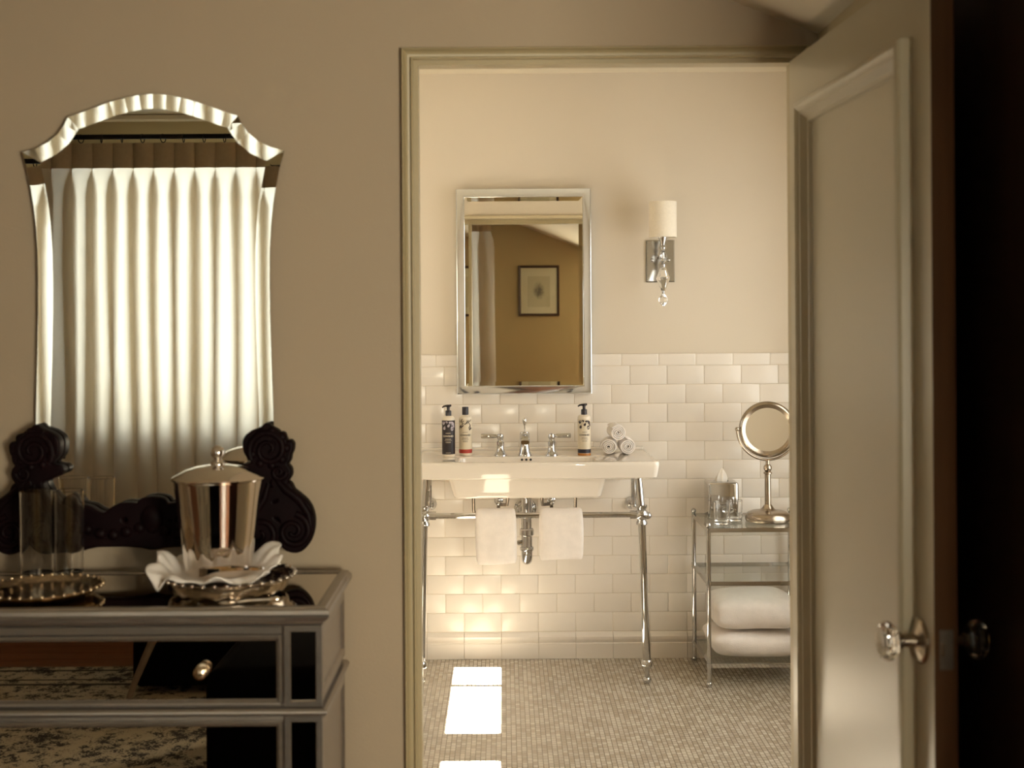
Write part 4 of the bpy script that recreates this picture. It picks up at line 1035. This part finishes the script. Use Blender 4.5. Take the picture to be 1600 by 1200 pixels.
gadroon_tray('serving_tray', (-0.932, 2.575), 0.118, 'round tarnished gold tray with beaded rim beside the tall glasses', 'old_silver')
gadroon_tray('serving_tray', (-0.560, 2.595), 0.132, 'footed silver tray with fretted apron under the ice bucket', 'tray_silver', up=0.018)
tumbler((P(58, 905, 2.715).x, 2.715, DTOP), 0.0345, 0.192, 'tall clear highball glass on the dresser, in front of the carved scroll', 'highball glasses', t=0.0024, base=0.018, name='highball_glass', taper=0.97)
tumbler((P(108.5, 905, 2.722).x, 2.722, DTOP), 0.0310, 0.192, 'tall clear highball glass on the dresser, nearer the ice bucket', 'highball glasses', t=0.0024, base=0.018, name='highball_glass', taper=0.97)
# napkin
BXc, BYc = P(341, 800, 2.635).x, 2.635
def napkin():
    nt_, nr = 96, 26; vs, fs = [(0, 0, 0.0)], []
    g_ = lambda th, c, w_: math.exp(-((((th - c + PI) % (2*PI)) - PI)/w_)**2)
    sm = lambda t: max(0.0, min(1.0, t))**2*(3 - 2*max(0.0, min(1.0, t)))
    for i in range(nr):
        for k in range(nt_):
            th = 2*PI*k/nt_
            Rm = 0.124/max(abs(math.cos(th+0.095)), abs(math.sin(th+0.095)))
            Rm = 0.55*min(Rm, 0.155) + 0.45*0.130
            r = Rm*(i+1)/nr
            t = sm((r-0.076)/0.050); e = sm((r-0.105)/0.04)
            z = t*(0.010 + 0.030*g_(th, 2.95, 0.65) + 0.036*g_(th, 0.62, 0.6) + 0.0045*math.sin(9*th+1.0) + 0.003*math.sin(17*th)) + 0.010*e*g_(th, -0.25, 0.5)
            z += 0.0025*math.sin(6*th + r*120)*t
            dr_ = g_(th, -2.40, 0.16)
            z -= dr_*sm((r-0.118)/0.05)*0.040
            z += 0.006*g_(th, -1.5, 0.5)*e - 0.010*g_(th, -1.5, 0.6)*sm((r-0.122)/0.02)
            rr = r*(1 + 0.05*math.sin(9*th+1)*t)
            vs.append((rr*math.cos(th), rr*math.sin(th)*0.93, z))
    for k in range(nt_): fs.append((0, 1+k, 1+(k+1) % nt_))
    for i in range(nr-1):
        for k in range(nt_):
            a, b = 1+i*nt_+k, 1+i*nt_+(k+1) % nt_; fs.append((a, b, b+nt_, a+nt_))
    return MB().add(vs, fs)
NZ = DTOP + 0.0285
nk = obj('napkin', napkin(), 'linen', None, 80, loc=(BXc, BYc-0.016, NZ))
md = nk.modifiers.new('thick', 'SOLIDIFY'); md.thickness = 0.0018; md.offset = 1
tag(nk, 'crumpled white linen napkin under the ice bucket', 'napkin')
ib = thing('ice_bucket', (BXc, BYc, NZ+0.0022), 'polished silver ice bucket with domed lid and ball knob', 'ice bucket')
zr = P(341, 748, BYc).z - ib.location.z
rT = (P(410, 752, BYc).x - P(272, 752, BYc).x)/2; rB = rT*0.735
obj('bucket', MB().lathe([(rB-0.006, 0.0), (rB-0.001, 0.001), (rB, 0.005), (rB+(rT-rB)*0.5, zr*0.5), (rT-0.0015, zr-0.006), (rT-0.0005, zr-0.002), (rT-0.003, zr)], 72), 'silver', ib, 30)
zl = lambda py: P(341, py, BYc).z - ib.location.z
ld = MB().lathe([(rT-0.004, zr-0.001), (rT+0.003, zr), (rT+0.0035, zr+0.003), (rT, zr+0.0055), (rT*0.90, zr+0.0105), (rT*0.72, zr+0.019), (rT*0.50, zr+0.0255), (rT*0.25, zr+0.029), (0.012, zr+0.030), (0.0105, zr+0.032)], 72)
lo_ = obj('lid', ld, 'silver', ib, 40)
kn = MB().lathe([(0.015, zr+0.0295), (0.015, zr+0.0325), (0.011, zr+0.036), (0.007, zr+0.040), (0.009, zr+0.0435)], 24)
kn.sphere((0, 0, zr+0.054), 0.0145, 20, 14)
obj('lid_knob', kn, 'silver', lo_, 50)
# ice tongs and a spoon lying on napkin and tray
tg = thing('ice_tongs', (BXc+0.050, BYc-0.112, NZ+0.024), 'silver ice tongs resting on the napkin against the bucket', 'tongs', rz=math.radians(14))
for s_ in (-1, 1):
    loops = []
    for t in [k/14 for k in range(15)]:
        x = -0.062 + 0.115*t; yy = s_*(0.003 + 0.012*math.sin(PI*min(1, t*1.1))*(1-t*0.3)); wd = 0.0035 + 0.0075*max(0, 1-abs(t-0.04)/0.22)
        zc = 0.006 + 0.004*math.sin(PI*t)
        loops.append([(x, yy-0.0012, zc-wd), (x, yy+0.0012, zc-wd), (x, yy+0.0012, zc+wd*0.6), (x, yy-0.0012, zc+wd*0.6)])
    obj('arm', MB().loft(loops), 'silver', tg, 50)
obj('bow', MB().tube([(0.052, 0.006*math.cos(a), 0.006) if False else (0.053 + 0.008*math.sin(a), -0.006*math.cos(a), 0.006) for a in [PI*k/8 for k in range(9)]], 0.0030, 8), 'silver', tg, 60)
spn = thing('silver_spoon', (BXc+0.098, BYc-0.155, DTOP+0.0005), 'small ornate silver spoon lying on the tray edge', 'spoon', rz=math.radians(8))
obj('spoon_bowl', MB().sphere((-0.045, 0, 0.004), (0.020, 0.013, 0.004), 16, 8), 'silver', spn, 60)
obj('handle', MB().tube([(-0.028, 0, 0.004), (0.0, 0, 0.007), (0.03, 0, 0.0075), (0.048, 0, 0.0075), (0.056, 0, 0.007)], [0.0025, 0.0025, 0.0035, 0.0065, 0.003], 10), 'silver', spn, 60)

# ---- curtain, rod and rings on the wall behind the camera
CY = -0.85
RZ = 2.345
rod = thing('curtain_rod', (-1.2, CY, RZ), 'black metal curtain rod with rings above the window', 'curtain rod')
obj('rod', MB().tube([(-1.28, 0, 0), (1.10, 0, 0)], 0.013, 14), 'black_metal', rod, 60)
for x in (-1.295, 1.115): obj('finial', MB().sphere((x, 0, 0), 0.026), 'black_metal', rod, 60)
for x in (-1.22, 0.0, 1.02):
    b2 = MB().tube([(x, 0, -0.002), (x, YR-CY+0.001, -0.002)], 0.007, 8); b2.lathe([(0.022, 0), (0.022, 0.008)], 14, Matrix.Translation((x, YR-CY, -0.002)) @ Matrix.Rotation(-PI/2, 4, 'X'))
    obj('bracket', b2, 'black_metal', rod)
ring_me = mesh_of(MB().tube([(0, 0.021*math.cos(a), 0.021*math.sin(a)) for a in [2*PI*k/20 for k in range(20)]], 0.0026, 8, closed=True), 'ring', 60); ring_me.materials.append(MATS['black_metal'])
PITCH = 0.1045
cx0, cx1 = -2.46, -0.10
k = 0; x = -2.25
while x < cx1:
    o = bpy.data.objects.new('ring', ring_me); COL.objects.link(o); o.parent = rod; o.location = (x + 1.2, 0, -0.009); o.rotation_euler = (0, 0, random.uniform(-0.5, 0.5)); x += PITCH; k += 1
cur = thing('curtain', ((cx0+cx1)/2, CY, 0), 'long cream pleated curtain glowing with daylight', 'curtain')
ZT, ZH = 2.315, 2.187
def cloth(z0, z1, nz, header=False):
    nx = 900; rng = random.Random(4)
    ph = [rng.uniform(-0.35, 0.35) for _ in range(40)]; am = [rng.uniform(0.75, 1.3) for _ in range(40)]
    vs, fs = [], []
    for j in range(nz+1):
        z = z0 + (z1-z0)*j/nz
        d = max(0.0, (ZH - z))
        A = 0.010 + 0.036*min(1.0, d/0.9)
        for i in range(nx+1):
            x = cx0 + (cx1-cx0)*i/nx
            u = (x + 2.25)/PITCH; c = int(math.floor(u+0.5)) + 3
            drift = 0.22*math.sin(d*1.3 + ph[c % 40]*9)*min(1, d/1.2)
            f_ = u + drift*0.6
            k_ = min(1.0, max(0.0, d/0.10))
            B = (0.016 + k_*(0.040 - 0.006*min(1, d/1.4)))*(0.85 + 0.15*am[c % 40])
            A = 0.008 + 0.010*min(1.0, d/0.5)
            y = A*(0.8 + 0.2*am[c % 40])*math.cos(2*PI*f_) - 0.012
            xs = x + B*math.sin(2*PI*f_)
            vs.append((xs - cur.location.x, y if not header else y*1.0, z))
    for j in range(nz):
        for i in range(nx):
            a = j*(nx+1)+i; fs.append((a, a+1, a+nx+2, a+nx+1))
    return MB().add(vs, fs)
obj('curtain_panel', cloth(0.02, ZH, 30), 'curtain_cloth', cur, 80)
obj('curtain_header', cloth(ZH, ZT, 3, True), 'curtain_header', cur, 80, label='stiff opaque pleated heading band')

# ---- framed picture on the wall behind the camera
pc0, pc1 = (0.135, 1.435), (0.500, 1.886)
pic = thing('framed_picture', ((pc0[0]+pc1[0])/2, YR, pc0[1]), 'small pencil sketch with wide mat in dark wooden frame', 'picture')
wx = (pc1[0]-pc0[0])/2; hz_ = pc1[1]-pc0[1]
def flipped(mb):
    mb.v = [(v[0], -v[1], v[2]) for v in mb.v]; return mb
obj('frame', flipped(MB().rectloft(-wx, wx, 0, hz_, [(0, -0.001), (0, -0.020), (0.004, -0.024), (0.016, -0.020), (0.021, -0.014), (0.021, -0.006)], cap1=False)), 'picture_wood', pic)
obj('mat_board', flipped(MB().rectloft(-wx+0.018, wx-0.018, 0.018, hz_-0.018, [(0, -0.004), (0.001, -0.0085)])), 'mat_board', pic)
pb_ = flipped(MB().rectloft(-0.100, 0.100, -0.145, 0.130, [(0, 0.001), (0.0005, -0.0012)]))
obj('sketch', pb_, 'sketch_print', pic, loc=(0, 0.0095, hz_/2))
obj('picture_glass', flipped(MB().rectloft(-wx+0.019, wx-0.019, 0.019, hz_-0.019, [(0, -0.012), (0.0005, -0.0135)])), 'pane', pic)

# ---- rug and black seats, seen in the drawer mirrors
rug = thing('rug', (-1.3, 0.75, 0), 'cream and black patterned vintage rug on the bedroom floor', 'rug')
obj('rug_field', MB().box(-0.80, 0.85, -0.78, 1.10, 0.0, 0.008), 'rug_weave', rug)
def ringbox(x0, x1, y0, y1, w_, z):
    m = MB(); m.box(x0, x1, y0, y0+w_, 0.0, z); m.box(x0, x1, y1-w_, y1, 0.0, z); m.box(x0, x0+w_, y0+w_, y1-w_, 0.0, z); m.box(x1-w_, x1, y0+w_, y1-w_, 0.0, z); return m
obj('rug_border', ringbox(-1.05, 1.10, -1.03, 1.35, 0.245, 0.0078), 'rug_weave', rug)
obj('rug_line', ringbox(-0.805, 0.855, -0.785, 1.105, 0.022, 0.0086), 'rug_line', rug)
obj('rug_line', ringbox(-1.00, 1.05, -0.98, 1.30, 0.018, 0.0086), 'rug_line', rug)
obj('rug_line', ringbox(-0.865, 0.915, -0.845, 1.165, 0.012, 0.0086), 'rug_line', rug)
def pouf(name, loc, hx, hy, h, label, z0=0.03):
    t = thing(name, loc, label, 'ottoman', 'black ottomans on the rug')
    ls = [rrect(-hx+0.01, hx-0.01, -hy+0.01, hy-0.01, z0, 0.03), rrect(-hx, hx, -hy, hy, z0+0.01, 0.03), rrect(-hx, hx, -hy, hy, h-0.05, 0.03), rrect(-hx+0.012, hx-0.012, -hy+0.012, hy-0.012, h-0.015, 0.03), rrect(-hx+0.04, hx-0.04, -hy+0.04, hy-0.04, h, 0.03)]
    obj('cushion', MB().loft(ls), 'black_fabric', t, 50)
    return t
t1 = pouf('ottoman', (-0.90, -0.19, 0.0088), 0.50, 0.31, 0.42, 'wide black upholstered ottoman near the curtain, on splayed wooden legs')
for sx in (-1, 1):
    for sy in (-1, 1):
        obj('leg', MB().tube([(sx*0.496, sy*0.356, 0.0), (sx*0.476, sy*0.342, 0.06), (sx*0.44, sy*0.325, 0.15), (sx*0.41, sy*0.312, 0.22)], [0.011, 0.012, 0.014, 0.015], 10), 'leg_wood', t1, 60)
t2 = pouf('ottoman', (-0.50, 0.92, 0.0088), 0.36, 0.34, 0.40, 'black upholstered ottoman nearer the dresser')
for sx in (-1, 1):
    for sy in (-1, 1):
        obj('leg', MB().lathe([(0.012, 0.0), (0.016, 0.032)], 12, Matrix.Translation((sx*0.29, sy*0.27, 0))), 'picture_wood', t2, 40)
